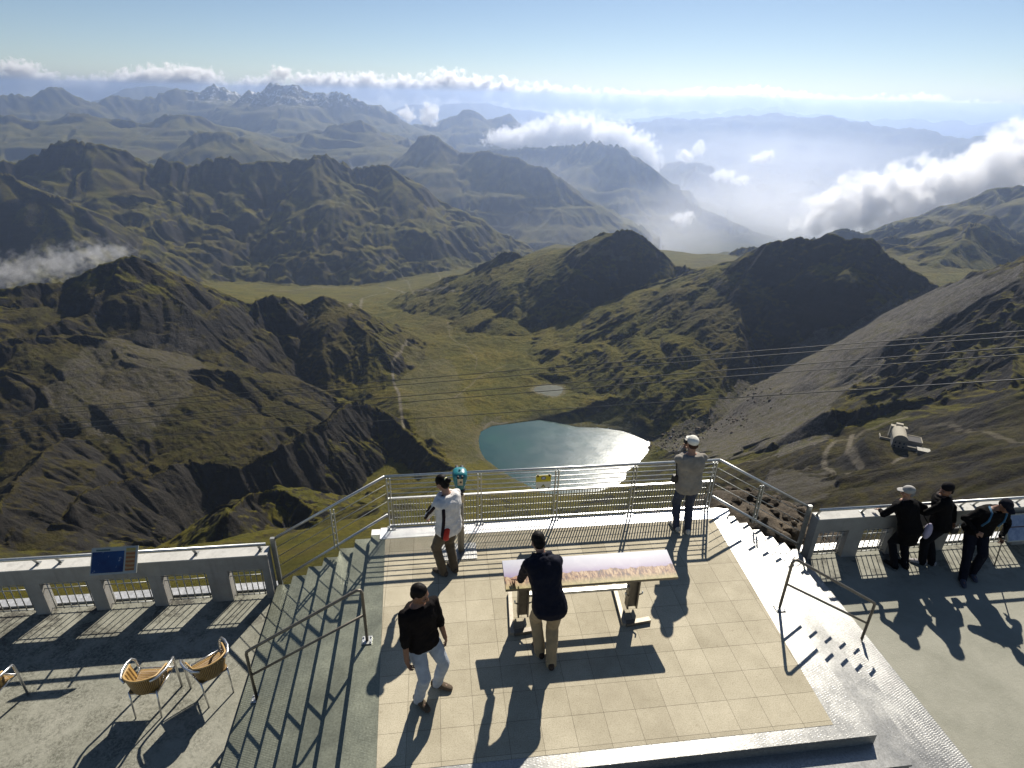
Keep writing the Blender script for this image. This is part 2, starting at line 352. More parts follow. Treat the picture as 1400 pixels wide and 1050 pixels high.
def crest_segments():
    segs = []       # x0,y0,z0,x1,y1,z1,sl,sr, length so far, seed, flute
    rnd = random.Random(3)
    def addline(P, sl, sr, fl=.3, cc=(1., 1.)):
        L = 0; sd = rnd.randint(0, 900)
        for a, b in zip(P[:-1], P[1:]):
            segs.append((*a, *b, sl, sr, L, sd, fl, *cc)); L += math.hypot(b[0]-a[0], b[1]-a[1])
    def spurs(P, sl, sr, sp, frac, level, cc=(1., 1.)):
        L = 0; nxt = sp*rnd.uniform(.3, .9); side = rnd.choice((-1, 1))
        for a, b in zip(P[:-1], P[1:]):
            d = b-a; ln = math.hypot(d[0], d[1])
            if ln < 1: continue
            while nxt < L+ln:
                q = a+d*((nxt-L)/ln); t = d[:2]/ln; nl = np.array([-t[1], t[0]])     # left normal
                side = -side
                s = sl if side > 0 else sr
                ang = rnd.uniform(-.75, .75)+(.35 if level else 0)
                dr = nl*side*math.cos(ang)+t*math.sin(ang)
                ss = s*rnd.uniform(frac*.75, frac*1.2); ll = sp*rnd.uniform(1.2, 2.6)
                pts = [q-np.array([0, 0, sp*.02])]; dd = dr.copy()
                k = 5 if level == 0 else 3
                for i in range(k):
                    th = rnd.uniform(-.35, .35); c_, s_ = math.cos(th), math.sin(th)
                    dd = np.array([dd[0]*c_-dd[1]*s_, dd[0]*s_+dd[1]*c_])
                    st = ll/k*rnd.uniform(.7, 1.3); drop = ss*st*rnd.choice((.45, .8, 1.1, 1.5))
                    pts.append(pts[-1]+np.array([dd[0]*st, dd[1]*st, -drop]))
                addline(pts, s*rnd.uniform(.95, 1.35), s*rnd.uniform(.95, 1.35), .3, (cc[0], cc[1]*.6))
                if level == 0: spurs(pts, s, s, sp*.42, frac, 1, (cc[0], cc[1]*.4))
                nxt += sp*rnd.uniform(.55, 1.25)
            L += ln
    for c in CREST:
        P = c['p']
        Q = [P[0]]                   # fractal subdivision so crests are not straight between survey points
        for a, b in zip(P[:-1], P[1:]):
            def sub(p, q, lev):
                if lev == 0: return [q]
                ln = np.linalg.norm(q-p)
                m = (p+q)/2+np.array([rnd.gauss(0, .05), rnd.gauss(0, .05), rnd.gauss(0, .046)])*ln
                return sub(p, m, lev-1)+sub(m, q, lev-1)
            Q += sub(a, b, 3)
        addline(Q, c['sl'], c['sr'], c.get('fl', .3), c.get('cc', (1., 1.)))
        if c['spur']: spurs(Q, c['sl'], c['sr'], c['spur'][0], c['spur'][1], 0, c.get('cc', (1., 1.)))
    return segs

for c in CREST:
    if 'Dk' in c:                # distance keyed along the line
        xs, ds = zip(*c['Dk'])
        n = len(c['p'])
        o = np.array([0, 0, CAM_H])
        for i in range(n):
            v = c['p'][i]-o; D = math.hypot(v[0], v[1]); c['p'][i] = o+v*np.interp(i/(n-1), xs, ds)/D

def build_terrain():
    AZ0, AZ1 = R(-56), R(72)
    NA = int(1150*QUAL)
    def rng(a, b, n): return list(np.exp(np.linspace(math.log(a), math.log(b), max(4, int(n*QUAL)), endpoint=False)))
    rho = np.array(rng(9.5, 300, 330)+rng(300, 700, 330)+rng(700, 2600, 1150)+rng(2600, 6000, 480)+rng(6000, 16000, 330)+rng(16000, 34000, 130)+[34000])
    az = np.linspace(AZ0, AZ1, NA)
    A, Rr = np.meshgrid(az, rho, indexing='ij'); LN = np.log(Rr)
    X = (np.sin(A)*Rr); Y = (np.cos(A)*Rr)
    # low surface on a coarser grid then interpolated bilinearly
    ca = np.linspace(AZ0, AZ1, 260); cl = np.linspace(LN[0, 0], LN[0, -1], 420)
    CA, CL = np.meshgrid(ca, cl, indexing='ij'); base_c = low_surface(CA, CL)
    fi = (A-AZ0)/(AZ1-AZ0)*259; fj = (LN-cl[0])/(cl[-1]-cl[0])*419
    i0 = np.clip(fi.astype(int), 0, 258); j0 = np.clip(fj.astype(int), 0, 418); u = fi-i0; v = fj-j0
    base = (base_c[i0, j0]*(1-u)*(1-v)+base_c[i0+1, j0]*u*(1-v)+base_c[i0, j0+1]*(1-u)*v+base_c[i0+1, j0+1]*u*v)
    del fi, fj, i0, j0, u, v, LN
    S = np.clip(Rr/2000, .05, 3.2)                                  # relief scale with distance
    wn1 = fbm(X, Y, 160, 4, 3)                                      # face roughness
    wn2 = fbm(X, Y, 1100, 3, 9)
    fac = 1+np.where(Rr < 4000, .05*wn1, .08*wn2)
    H = np.full(A.shape, -1e5)
    for (x0, y0, z0, x1, y1, z1, sl, sr, L0, sd_, fl, cr0, cL) in crest_segments():
        D0, D1 = math.hypot(x0, y0), math.hypot(x1, y1); a0, a1 = math.atan2(x0, y0), math.atan2(x1, y1)
        zt = max(z0, z1); Dm = (D0+D1)/2
        floor = -650 if Dm < 2600 else (-1150 if Dm < 6500 else -1300)
        if Dm < 900: floor = -Dm*.85
        rad = min(max(40, (zt-floor))/(min(sl, sr)*(cr0*.8+.2))*1.15, .45*Dm)
        dlo, dhi = min(D0, D1)-rad, max(D0, D1)+rad
        aw = math.asin(min(.95, rad/max(min(D0, D1), 1)))
        ia, ib = np.searchsorted(az, [min(a0, a1)-aw, max(a0, a1)+aw]); ja, jb = np.searchsorted(rho, [dlo, dhi])
        if ia >= ib or ja >= jb: continue
        sx = X[ia:ib, ja:jb]; sy = Y[ia:ib, ja:jb]
        dx, dy = x1-x0, y1-y0; L2 = dx*dx+dy*dy+1e-6
        px_, py_ = sx-x0, sy-y0
        t = np.clip((px_*dx+py_*dy)/L2, 0, 1)
        ex, ey = px_-t*dx, py_-t*dy; d = np.sqrt(ex*ex+ey*ey)
        cr = dx*py_-dy*px_                                           # >0 left
        k = cr/(np.sqrt(L2)*(d+1e-3)); k = np.clip(k*1.2, -1, 1)*.5+.5
        s = sr+(sl-sr)*k
        lam = 26*max(.5, Dm/1500)**.75
        u_ = (L0+t*math.sqrt(L2))/lam; v_ = d/(lam*4.5)
        flute = gnoise(u_+sd_, v_*np.sign(cr)+sd_*1.7, 77)+.5*gnoise(u_*2.2+sd_, v_*1.8*np.sign(cr), 78)
        if cr0 < 1: d = cr0*d+(1-cr0)*cL*(1-np.exp(-d/cL))
        z = z0+(z1-z0)*t-s*d*(fac[ia:ib, ja:jb]+fl*flute*np.minimum(1, lam*3/(d+1e-3)))
        hh = H[ia:ib, ja:jb]; np.maximum(hh, z, out=hh)
    # blend crests with the low ground
    k = 16*np.clip(Rr/1200, .25, 8)
    df = H-base; mx = np.maximum(H, base); blend = np.where(np.abs(df) < k*3, k*.25*np.exp(-(df/k)**2), 0)
    Z = mx+blend
    rock = sstep(-10, 60, df/np.clip(Rr/1500, .4, 6))                # how much this is crest-made ground
    near = Rr < 7000
    det = np.zeros(A.shape, np.float32)
    # erosion: gullies down the fall line of the raw shape
    zr = np.gradient(mx+blend, axis=1)/np.gradient(Rr, axis=1); zt = np.gradient(mx+blend, axis=0)/(np.gradient(A, axis=0)*Rr)
    gx = (zr*np.sin(A)+zt*np.cos(A)).astype(np.float32); gy = (zr*np.cos(A)-zt*np.sin(A)).astype(np.float32)
    del zr, zt
    def blur(q, w):                      # running mean, so that opposite flanks cancel on a crest and it stays clean
        for ax in (0, 1):
            c = np.cumsum(np.concatenate([np.repeat(q.take([0], ax), w+1, ax), q, np.repeat(q.take([-1], ax), w, ax)], ax), ax, dtype=np.float64)
            n_ = q.shape[ax]
            q = ((c.take(range(2*w+1, 2*w+1+n_), ax)-c.take(range(0, n_), ax))/(2*w+1)).astype(np.float32)
        return q
    bw = 1; gx, gy = blur(gx, bw), blur(gy, bw)
    gm = np.sqrt(gx*gx+gy*gy)+1e-4; lim = np.minimum(1, gm*1.6)/gm; gx *= lim; gy *= lim; gm = np.minimum(gm, 1.2)
    def erode(r0, r1, octs, seed):
        ja, jb = np.searchsorted(rho, [r0*.85, r1*1.15]); sl_ = (slice(None), slice(ja, jb))
        x, y = X[sl_].astype(np.float32), Y[sl_].astype(np.float32); ax, ay = gx[sl_].copy(), gy[sl_].copy(); g = gm[sl_]
        fade = sstep(r0*.85, r0*1.15, Rr[sl_])*(1-sstep(r1*.85, r1*1.15, Rr[sl_])); tot = np.zeros(x.shape, np.float32)
        wx = fbm(x, y, octs[0][0]*1.5, 2, seed+7)*octs[0][0]*.25
        for k, (wl, amp) in enumerate(octs):
            v, dx, dy = gullies(x+wx, y+wx, ax, ay, wl, seed+k)
            tot += v*amp*np.minimum(1, g*1.5); ax += dx*.55; ay += dy*.55
        det[sl_] += tot*fade
    erode(300, 2600, ((150, 7.5), (74, 4.6), (36, 2.5), (17, 1.2)), 3)
    erode(2600, 7000, ((430, 26), (210, 15), (100, 8.5), (50, 4)), 13)
    erode(7000, 36000, ((1150, 75), (560, 44), (270, 24), (130, 11)), 23)
    rg = ridged(X, Y, 105, 5, 21, .55)-.95
    f1 = fbm(X, Y, 70, 6, 31, .58)
    det += np.where(Rr < 9000, (rock*(1.2*rg+1.5*f1)+(1-rock)*(1.6+2.6*sstep(950, 1200, Rr)*(1-sstep(2000, 2600, Rr)))*(f1+.35*rg))*sstep(60, 900, Rr)*(1+.8*sstep(2200, 5000, Rr)), 0)
    rg2 = ridged(X, Y, 1300, 5, 41)-1.1
    det += rg2*(rock*25*sstep(3500, 9000, Rr)+(1-rock)*150*sstep(6000, 14000, Rr))
    f2 = fbm(X, Y, 9, 3, 51, .6)
    det += f2*np.where(Rr < 2500, .35+1.0*rock, 0)*sstep(12, 120, Rr)
    Z = Z+det
    global DET; DET = det
    Z = np.where((Rr < 90) & (Y < 8.25), np.minimum(Z, -2.3-np.maximum(0, 8.25-Y)*1.2), Z)
    # the lake basin: flatten the bed under the water line
    LP = [Wz(x, y, LAKE_Z)[:2] for x, y in LAKE_OUTLINE]
    inside = poly_dist(X, Y, np.array(LP), 700, 1500, Rr)
    Z = np.where(inside > 0, np.minimum(Z, LAKE_Z-1.2-np.minimum(inside*.35, 14)), Z)
    bank = LAKE_Z+.6+np.clip(-inside, 0, 80)*.14+np.clip(-inside-80, 0, 1e9)*.0
    wgt = np.where(inside <= 0, np.exp(-np.clip(-inside, 0, 400)/28.), 0)
    Z = np.where((inside <= 0) & (inside > -300), np.maximum(Z*(1-wgt)+bank*wgt, LAKE_Z+.4-np.clip(-inside-30, 0, 400)*.15), Z)
    return X, Y, Z, A, Rr, rock, inside

LAKE_OUTLINE = [(655,603),(658,590),(672,583),(700,579),(738,574),(760,577),(790,584),(822,585),(850,589),(875,597),(889,604),(886,618),(872,634),(857,644),(855,655),(842,664),(818,672),(785,674),(757,676),(738,674),(722,664),(702,654),(684,643),(664,628),(657,615)]
def poly_dist(X, Y, P, rmin, rmax, Rr):
    """signed distance to a closed outline, positive inside"""
    out = np.full(X.shape, -1e4)
    m = (Rr > rmin) & (Rr < rmax)
    x, y = X[m], Y[m]; d = np.full(x.shape, 1e9); ins = np.zeros(x.shape, bool)
    for a, b in zip(P, np.roll(P, -1, 0)):
        e = b-a; t = np.clip(((x-a[0])*e[0]+(y-a[1])*e[1])/(e@e), 0, 1)
        d = np.minimum(d, np.hypot(x-a[0]-t*e[0], y-a[1]-t*e[1]))
        c = ((a[1] > y) != (b[1] > y)) & (x < (b[0]-a[0])*(y-a[1])/(b[1]-a[1]+1e-12)+a[0])
        ins ^= c
    out[m] = np.where(ins, d, -d); return out
def line_dist(x, y, P):
    d = np.full(x.shape, 1e9)
    for a, b in zip(P[:-1], P[1:]):
        e = b-a; t = np.clip(((x-a[0])*e[0]+(y-a[1])*e[1])/(e@e+1e-9), 0, 1)
        d = np.minimum(d, np.hypot(x-a[0]-t*e[0], y-a[1]-t*e[1]))
    return d

TX, TY, TZ, TA, TR, TROCK, TIN = build_terrain()

def ground_z(x, y):
    """height of the terrain at a point (nearest vertex)"""
    a = math.atan2(x, y); r_ = math.hypot(x, y)
    i = int(round((a-TA[0, 0])/(TA[-1, 0]-TA[0, 0])*(TA.shape[0]-1))); j = int(np.searchsorted(TR[0], r_))
    i = min(max(i, 0), TA.shape[0]-1); j = min(max(j, 1), TR.shape[1]-1)
    t = (r_-TR[0, j-1])/(TR[0, j]-TR[0, j-1])
    return float(TZ[i, j-1]*(1-t)+TZ[i, j]*t)
def hit(px, py, dmin=20, dmax=45000):
    """where the sight line through a pixel meets the ground"""
    d = ray(px, py); hz = math.hypot(d[0], d[1]); a = math.atan2(d[0], d[1])
    i = int(round((a-TA[0, 0])/(TA[-1, 0]-TA[0, 0])*(TA.shape[0]-1))); i = min(max(i, 0), TA.shape[0]-1)
    zr = CAM_H+TR[i]*d[2]/hz; ok = np.nonzero((TZ[i] >= zr) & (TR[i] > dmin) & (TR[i] < dmax))[0]
    if not len(ok): return None
    r_ = TR[i, ok[0]]; return np.array([math.sin(a)*r_, math.cos(a)*r_, TZ[i, ok[0]]])
# ------------------------------------------------------------------ terrain mesh, its cover, water, haze
def grid_mesh(X, Y, Z):
    na, nr = X.shape; n = na*nr
    co = np.stack([X.ravel(), Y.ravel(), Z.ravel()], 1).astype(np.float32)
    idx = np.arange(n, dtype=np.int32).reshape(na, nr)
    f = np.stack([idx[:-1, :-1].ravel(), idx[:-1, 1:].ravel(), idx[1:, 1:].ravel(), idx[1:, :-1].ravel()], 1)[:, ::-1]
    me = bpy.data.meshes.new('terrain'); me.vertices.add(n); me.vertices.foreach_set('co', co.ravel())
    m = len(f); me.loops.add(m*4); me.loops.foreach_set('vertex_index', f.astype(np.int32).ravel())
    me.polygons.add(m); me.polygons.foreach_set('loop_start', np.arange(0, m*4, 4, dtype=np.int32))
    me.polygons.foreach_set('use_smooth', np.ones(m, bool))
    me.update(calc_edges=True); return me

def survey_px(X, Y, Z):
    """picture bearing of every ground point, used to read the map of scree, rock and grass off the photograph"""
    v = np.stack([X, Y, Z-CAM_H], -1); c = v@C_FW
    return 700+CAM_F*(v@C_RT)/c, 525-CAM_F*(v@C_UP)/c
def in_poly(x, y, P):
    ins = np.zeros(x.shape, bool); P = np.array(P, float)
    for a, b in zip(P, np.roll(P, -1, 0)):
        ins ^= ((a[1] > y) != (b[1] > y)) & (x < (b[0]-a[0])*(y-a[1])/(b[1]-a[1]+1e-12)+a[0])
    return ins
PX, PY = survey_px(TX, TY, TZ)
_nx, _ny = fbm(TX, TY, 60, 4, 91)*14, fbm(TX, TY, 60, 4, 95)*14
PXn, PYn = PX+_nx, PY+_ny
scree = np.zeros(TX.shape, np.float32)
for P, lo, hi, v in (
  ([(880,600),(930,585),(1000,540),(1060,492),(1150,450),(1260,395),(1400,365),(1400,392),(1300,432),(1230,470),(1180,520),(1130,560),(1100,600),(1010,625),(930,620)],780,1500,1.),
  ([(1050,590),(1140,555),(1130,600),(1060,630)],700,1200,.9),
  ([(560,470),(620,500),(640,560),(660,600),(655,640),(600,620),(560,570),(545,520)],800,1700,.32),
  ([(640,590),(665,575),(690,570),(690,590),(660,625)],800,1300,.4),
  ([(1130,515),(1400,440),(1400,500),(1280,560),(1180,575)],700,1000,.12),
  ([(110,480),(200,440),(290,450),(270,520),(200,600),(120,600),(60,540)],950,1350,.5),
  ([(1060,640),(1140,650),(1150,670),(1090,690),(1050,665)],350,800,.6),
  ):
    m = in_poly(PXn, PYn, P) & (TR > lo) & (TR < hi); scree[m] = np.maximum(scree[m], v)
TZ -= DET*scree*.75
TZ += np.where((TR < 1150) & in_poly(PXn, PYn, [(1160,540),(1230,470),(1400,400),(1500,420),(1500,540),(1330,530)]), (ridged(TX, TY, 46, 4, 71)-.8)*9, 0)
heath_dim = np.where((TR < 1000) & in_poly(PXn, PYn, [(960,650),(1110,600),(1330,560),(1600,480),(1600,760),(1000,760)]), 1., 0.).astype(np.float32)
heath_dim = np.maximum(heath_dim, np.where((TR < 1500) & (TR > 700) & in_poly(PXn, PYn, [(0,380),(330,415),(470,560),(330,700),(0,760)]), .85, 0))  # left slopes: dark scree and rock, plus vignette-like darkening put into the colour
# levelled pad under the hotel
HB = hit(1228, 612, 300, 900)
if HB is not None:
    dd = np.hypot(TX-HB[0], TY-HB[1]); HZ = HB[2]+3.; kk = 1-sstep(24, 48, dd); TZ = TZ*(1-kk)+HZ*kk
pondc = hit(752, 533)
PX, PY = survey_px(TX, TY, TZ)
def paths(lines):
    out = np.zeros(TX.shape, np.float32)
    for pts, w, s in lines:
        Q = [hit(*p) for p in pts]; Q = [q for q in Q if q is not None]
        if len(Q) < 2: continue
        Q = np.array(Q)[:, :2]; lo = Q.min(0)-40; hi = Q.max(0)+40
        m = (TX > lo[0]) & (TX < hi[0]) & (TY > lo[1]) & (TY < hi[1])
        d = line_dist(TX[m], TY[m], Q); out[m] = np.maximum(out[m], s*.95*(1-sstep(w*.35, w*.75, d)))
    return out
path = paths([
 ([(556,466),(545,482),(536,500),(538,520),(546,540),(548,560),(552,585)],5,1),
 ([(661,592),(664,583),(672,577),(684,580),(694,578)],4,.9),
 ([(620,545),(640,530),(655,515),(690,500)],3,.6),
 ([(613,440),(614,460),(640,475),(652,490),(650,505)],3,.5),
 ([(1165,595),(1160,615),(1170,632),(1178,640)],4,.8),
 ([(1140,605),(1128,620),(1127,635),(1140,645),(1160,647)],4,.8),
 ([(1140,605),(1180,590),(1220,575),(1240,570)],4,.5),
 ([(1260,585),(1300,580),(1350,592),(1400,605)],4,.45),
 ([(990,640),(1040,630),(1090,612),(1140,600)],3,.6),
 ([(1222,633),(1238,624)],3,1),
 ([(370,397),(430,392),(480,394),(530,393),(580,396),(620,398)],9,.8),
 ([(478,418),(495,408),(530,400)],9,.8),
 ([(440,370),(480,365),(520,355),(550,350)],8,.5),
 ([(545,360),(558,385),(566,402)],7,.5),
 ([(590,350),(600,375),(612,396)],7,.5),
 ([(790,350),(810,345),(835,345),(860,355)],9,.4),
])
if pondc is not None:
    vx_ = pondc[:2]/np.linalg.norm(pondc[:2]); ex, ey = TX-pondc[0], TY-pondc[1]; al = ex*vx_[0]+ey*vx_[1]; ac = ex*vx_[1]-ey*vx_[0]
    pe = np.hypot(al/30, ac/36)+.22*fbm(TX, TY, 34, 3, 99); POND_Z = float(pondc[2])-.4
    kk = 1-sstep(1.0, 1.7, pe); TZ = TZ*(1-kk)+(POND_Z-.5+.9*sstep(.8, 1.05, pe))*kk
    path = np.maximum(path, .5*sstep(.75, .95, pe)*(1-sstep(1.0, 1.3, pe)))
snow = np.where((TR > 11500) & (TR < 17500) & (TA < R(0)) & (TA > R(-19)), sstep(-330, -60, TZ), 0).astype(np.float32)
shore = np.where((TIN < 4) & (TIN > -14), 1-np.abs(TIN+5)/10., 0).clip(0, 1)
ter_me = grid_mesh(TX, TY, TZ)
ca = ter_me.color_attributes.new('cover', 'FLOAT_COLOR', 'POINT')
ca.data.foreach_set('color', np.stack([scree, np.maximum(path, shore*.22), snow, heath_dim], -1).astype(np.float32).ravel())
terrain = bpy.data.objects.new('terrain', ter_me); COL.objects.link(terrain); tag(terrain, kind='structure')

m, n, l, b = newmat('mountain_ground')
geo = n.new('ShaderNodeNewGeometry'); P_ = geo.outputs['Position']
att = n.new('ShaderNodeAttribute'); att.attribute_name = 'cover'
sp = n.new('ShaderNodeSeparateColor'); l.new(att.outputs['Color'], sp.inputs[0])
sn = n.new('ShaderNodeSeparateXYZ'); l.new(geo.outputs['Normal'], sn.inputs[0])
n1 = noise(n, l, P_, .012, 8, .65); n2 = noise(n, l, P_, .09, 6, .65); n3 = noise(n, l, P_, .0022, 5, .6); n4 = noise(n, l, P_, .5, 9, .7)
n6 = noise(n, l, P_, .13, 10, .74)
# strata: noise squeezed in height
mp = n.new('ShaderNodeMapping'); mp.inputs['Scale'].default_value = (.01, .01, .09); mp.inputs['Rotation'].default_value = (.35, .25, 0); l.new(P_, mp.inputs[0])
n5 = noise(n, l, mp.outputs[0], 1.0, 6, .65)
grass = ramp(n, l, n1, [(.25, (.036, .042, .002)), (.42, (.092, .090, .006)), (.58, (.148, .124, .009)), (.75, (.19, .142, .020))])
grass2 = ramp(n, l, n2, [(.3, (.032, .034, .005)), (.7, (.118, .096, .018))])
grass = mix(n, l, .45, grass, grass2)
# warm heath patches
grass = mix(n, l, vramp(n, l, n3, .52, .66, 0, .7), grass, (.066, .050, .014))
rockc = ramp(n, l, n5, [(.25, (.014, .012, .010)), (.5, (.027, .024, .019)), (.7, (.050, .043, .034)), (.85, (.09, .08, .066))])
rock2 = ramp(n, l, n4, [(.3, (.015, .013, .011)), (.75, (.056, .049, .040))])
rockc = mix(n, l, .4, rockc, rock2)
slope = mth(n, l, 'SUBTRACT', 1, sn.outputs[2])
sl = mth(n, l, 'ADD', slope, mth(n, l, 'MULTIPLY', mth(n, l, 'SUBTRACT', n2, .5), .35))
sl = mth(n, l, 'ADD', sl, mth(n, l, 'MULTIPLY', mth(n, l, 'SUBTRACT', n1, .5), .35))
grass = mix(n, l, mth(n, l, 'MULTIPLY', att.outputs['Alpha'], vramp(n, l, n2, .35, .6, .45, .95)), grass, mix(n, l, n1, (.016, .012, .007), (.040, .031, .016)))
rk = vramp(n, l, sl, .17, .34)
grass = mix(n, l, 1.0, grass, ramp(n, l, n6, [(.32, (.55, .55, .55)), (.5, (1, 1, 1)), (.68, (1.25, 1.2, 1.1))]), 'MULTIPLY')
col = mix(n, l, rk, grass, rockc)
scr = ramp(n, l, n4, [(.3, (.06, .054, .046)), (.5, (.12, .108, .092)), (.72, (.24, .22, .195))])
col = mix(n, l, mth(n, l, 'MULTIPLY', sp.outputs[0], vramp(n, l, n2, .3, .62, .05, 1), True), col, scr)
col = mix(n, l, sp.outputs[1], col, (.20, .175, .13))
col = mix(n, l, mth(n, l, 'MULTIPLY', sp.outputs[2], vramp(n, l, n1, .52, .58), True), col, (.8, .8, .8))
l.new(col, b.inputs['Base Color']); b.inputs['Roughness'].default_value = .95; b.inputs['Specular IOR Level'].default_value = .15
nb = bump(n, l, n6, .95, 9.0)
nb = bump(n, l, n4, .5, .8, nb)
l.new(nb, b.inputs['Normal'])
ter_me.materials.append(m)

# lake
def flat_poly(name, pts, mat):
    w_ = MB().add(pts, [tuple(range(len(pts)))]).build(name, mat); return w_
m, n, l, b = newmat('lake_water'); geo = n.new('ShaderNodeNewGeometry'); P_ = geo.outputs['Position']
wn_ = noise(n, l, P_, .012, 6, .6); w2 = noise(n, l, P_, .24, 4, .7); w3 = noise(n, l, P_, .035, 5, .65, .6)
l.new(ramp(n, l, wn_, [(.3, (.0002, .032, .027)), (.6, (.0005, .042, .031)), (.75, (.001, .055, .028))]), b.inputs['Base Color'])
l.new(vramp(n, l, w3, .36, .60, .175, .200), b.inputs['Roughness']); b.inputs['IOR'].default_value = 1.42; b.inputs['Specular IOR Level'].default_value = .75
l.new(bump(n, l, w2, .12, .8), b.inputs['Normal'])
out = []
c0 = np.mean([Wz(x, y, LAKE_Z) for x, y in LAKE_OUTLINE], 0)
for x, y in LAKE_OUTLINE:
    q = Wz(x, y, LAKE_Z); q = c0+(q-c0)*1.06; out.append((q[0], q[1], LAKE_Z))
water = tag(flat_poly('lake_water', out[::-1], m), kind='structure')
if pondc is not None:
    pts = []
    for k in range(36):
        t = 2*math.pi*k/36; a_, b_ = 31*math.cos(t), 38*math.sin(t)
        pts.append((pondc[0]+a_*vx_[0]+b_*vx_[1], pondc[1]+a_*vx_[1]-b_*vx_[0], POND_Z-.05))
    if sum(p[0]*q[1]-p[1]*q[0] for p, q in zip(pts, pts[1:]+pts[:1])) < 0: pts = pts[::-1]
    pond = tag(flat_poly('pond_water', pts, simple('pond_water', (.050, .056, .034), .6, 0, .3, .06, 0, .1)), kind='structure')

# haze: one closed box of even, thin air
hm = bpy.data.materials.new('haze'); hm.use_nodes = True; hn = hm.node_tree.nodes; hn.remove(hn['Principled BSDF'])
pv = hn.new('ShaderNodeVolumePrincipled'); hm.node_tree.links.new(pv.outputs[0], hn['Material Output'].inputs['Volume'])
pv.inputs['Density'].default_value = 6.2e-5; pv.inputs['Color'].default_value = (.54, .68, .97, 1); pv.inputs['Anisotropy'].default_value = .74
zmin = float(TZ.min())
haze = MB().box((-29500, -500, zmin-1), (33500, 34600, max(60, float(TZ.max())+20))).build('haze', hm); tag(haze, kind='stuff')
# ------------------------------------------------------------------ materials of the terrace
def mat_tiles():
    m, n, l, b = newmat('sandstone_tiles'); tc = n.new('ShaderNodeTexCoord')
    mp = n.new('ShaderNodeMapping'); mp.inputs['Location'].default_value = (-.255, -4.53, 0); l.new(tc.outputs['Object'], mp.inputs[0])
    br = n.new('ShaderNodeTexBrick'); br.offset = 0; br.squash = 1
    br.inputs['Scale'].default_value = 1; br.inputs['Brick Width'].default_value = .38; br.inputs['Row Height'].default_value = .378
    br.inputs['Mortar Size'].default_value = .0028; br.inputs['Mortar Smooth'].default_value = .2; br.inputs['Bias'].default_value = 0
    br.inputs['Color1'].default_value = (.38, .338, .24, 1); br.inputs['Color2'].default_value = (.555, .50, .37, 1); br.inputs['Mortar'].default_value = (.12, .10, .07, 1)
    l.new(mp.outputs[0], br.inputs['Vector'])
    f1 = noise(n, l, tc.outputs['Object'], 2.2, 6, .65); f2 = noise(n, l, tc.outputs['Object'], 70, 4, .7); f3 = noise(n, l, tc.outputs['Object'], 14, 6, .75)
    c = mix(n, l, .5, br.outputs['Color'], ramp(n, l, f1, [(.3, (.34, .30, .21)), (.7, (.57, .515, .385))]))
    c = mix(n, l, 1.0, c, ramp(n, l, f2, [(.3, (.66, .64, .60)), (.55, (1, 1, 1))]), 'MULTIPLY')
    c = mix(n, l, vramp(n, l, f3, .58, .74, 0, .6), c, (.21, .17, .105))
    f5 = noise(n, l, tc.outputs['Object'], .7, 7, .7, .5); c = mix(n, l, vramp(n, l, f5, .5, .68, 0, .38), c, (.24, .205, .14))
    c = mix(n, l, mth(n, l, 'MULTIPLY', br.outputs['Fac'], vramp(n, l, f1, .3, .6, .9, .35)), c, (.13, .11, .075))
    l.new(c, b.inputs['Base Color']); b.inputs['Roughness'].default_value = .8; b.inputs['Specular IOR Level'].default_value = .3
    h = mth(n, l, 'SUBTRACT', mth(n, l, 'MULTIPLY', f2, .25), br.outputs['Fac'])
    l.new(bump(n, l, h, .5, .006), b.inputs['Normal']); return m
def mat_chequer(name, tint, sand=0.):
    m, n, l, b = newmat(name); tc = n.new('ShaderNodeTexCoord')
    hs = []
    for a in (45, -45):
        mp = n.new('ShaderNodeMapping'); mp.inputs['Rotation'].default_value = (0, 0, R(a)); mp.inputs['Scale'].default_value = (1, 2.6, 1); l.new(tc.outputs['Object'], mp.inputs[0])
        v = n.new('ShaderNodeTexVoronoi'); v.inputs['Scale'].default_value = 19; v.inputs['Randomness'].default_value = .15; l.new(mp.outputs[0], v.inputs['Vector'])
        hs.append(vramp(n, l, v.outputs['Distance'], .15, .42, 1, 0))
    h = mth(n, l, 'MAXIMUM', hs[0], hs[1])
    f = noise(n, l, tc.outputs['Object'], 1.6, 6, .7); f2 = noise(n, l, tc.outputs['Object'], 40, 4, .7)
    c = ramp(n, l, f, [(.3, tuple(.74*t for t in tint)), (.7, tint)])
    c = mix(n, l, 1., c, ramp(n, l, f2, [(.35, (.7, .7, .68)), (.6, (1, 1, 1))]), 'MULTIPLY')
    c = mix(n, l, mth(n, l, 'MULTIPLY', h, .30), c, tuple(min(1, 1.35*t) for t in tint))
    l.new(c, b.inputs['Base Color']); b.inputs['Metallic'].default_value = .6
    l.new(vramp(n, l, f, .3, .7, .27, .40), b.inputs['Roughness'])
    l.new(bump(n, l, h, .35, .004), b.inputs['Normal']); return m
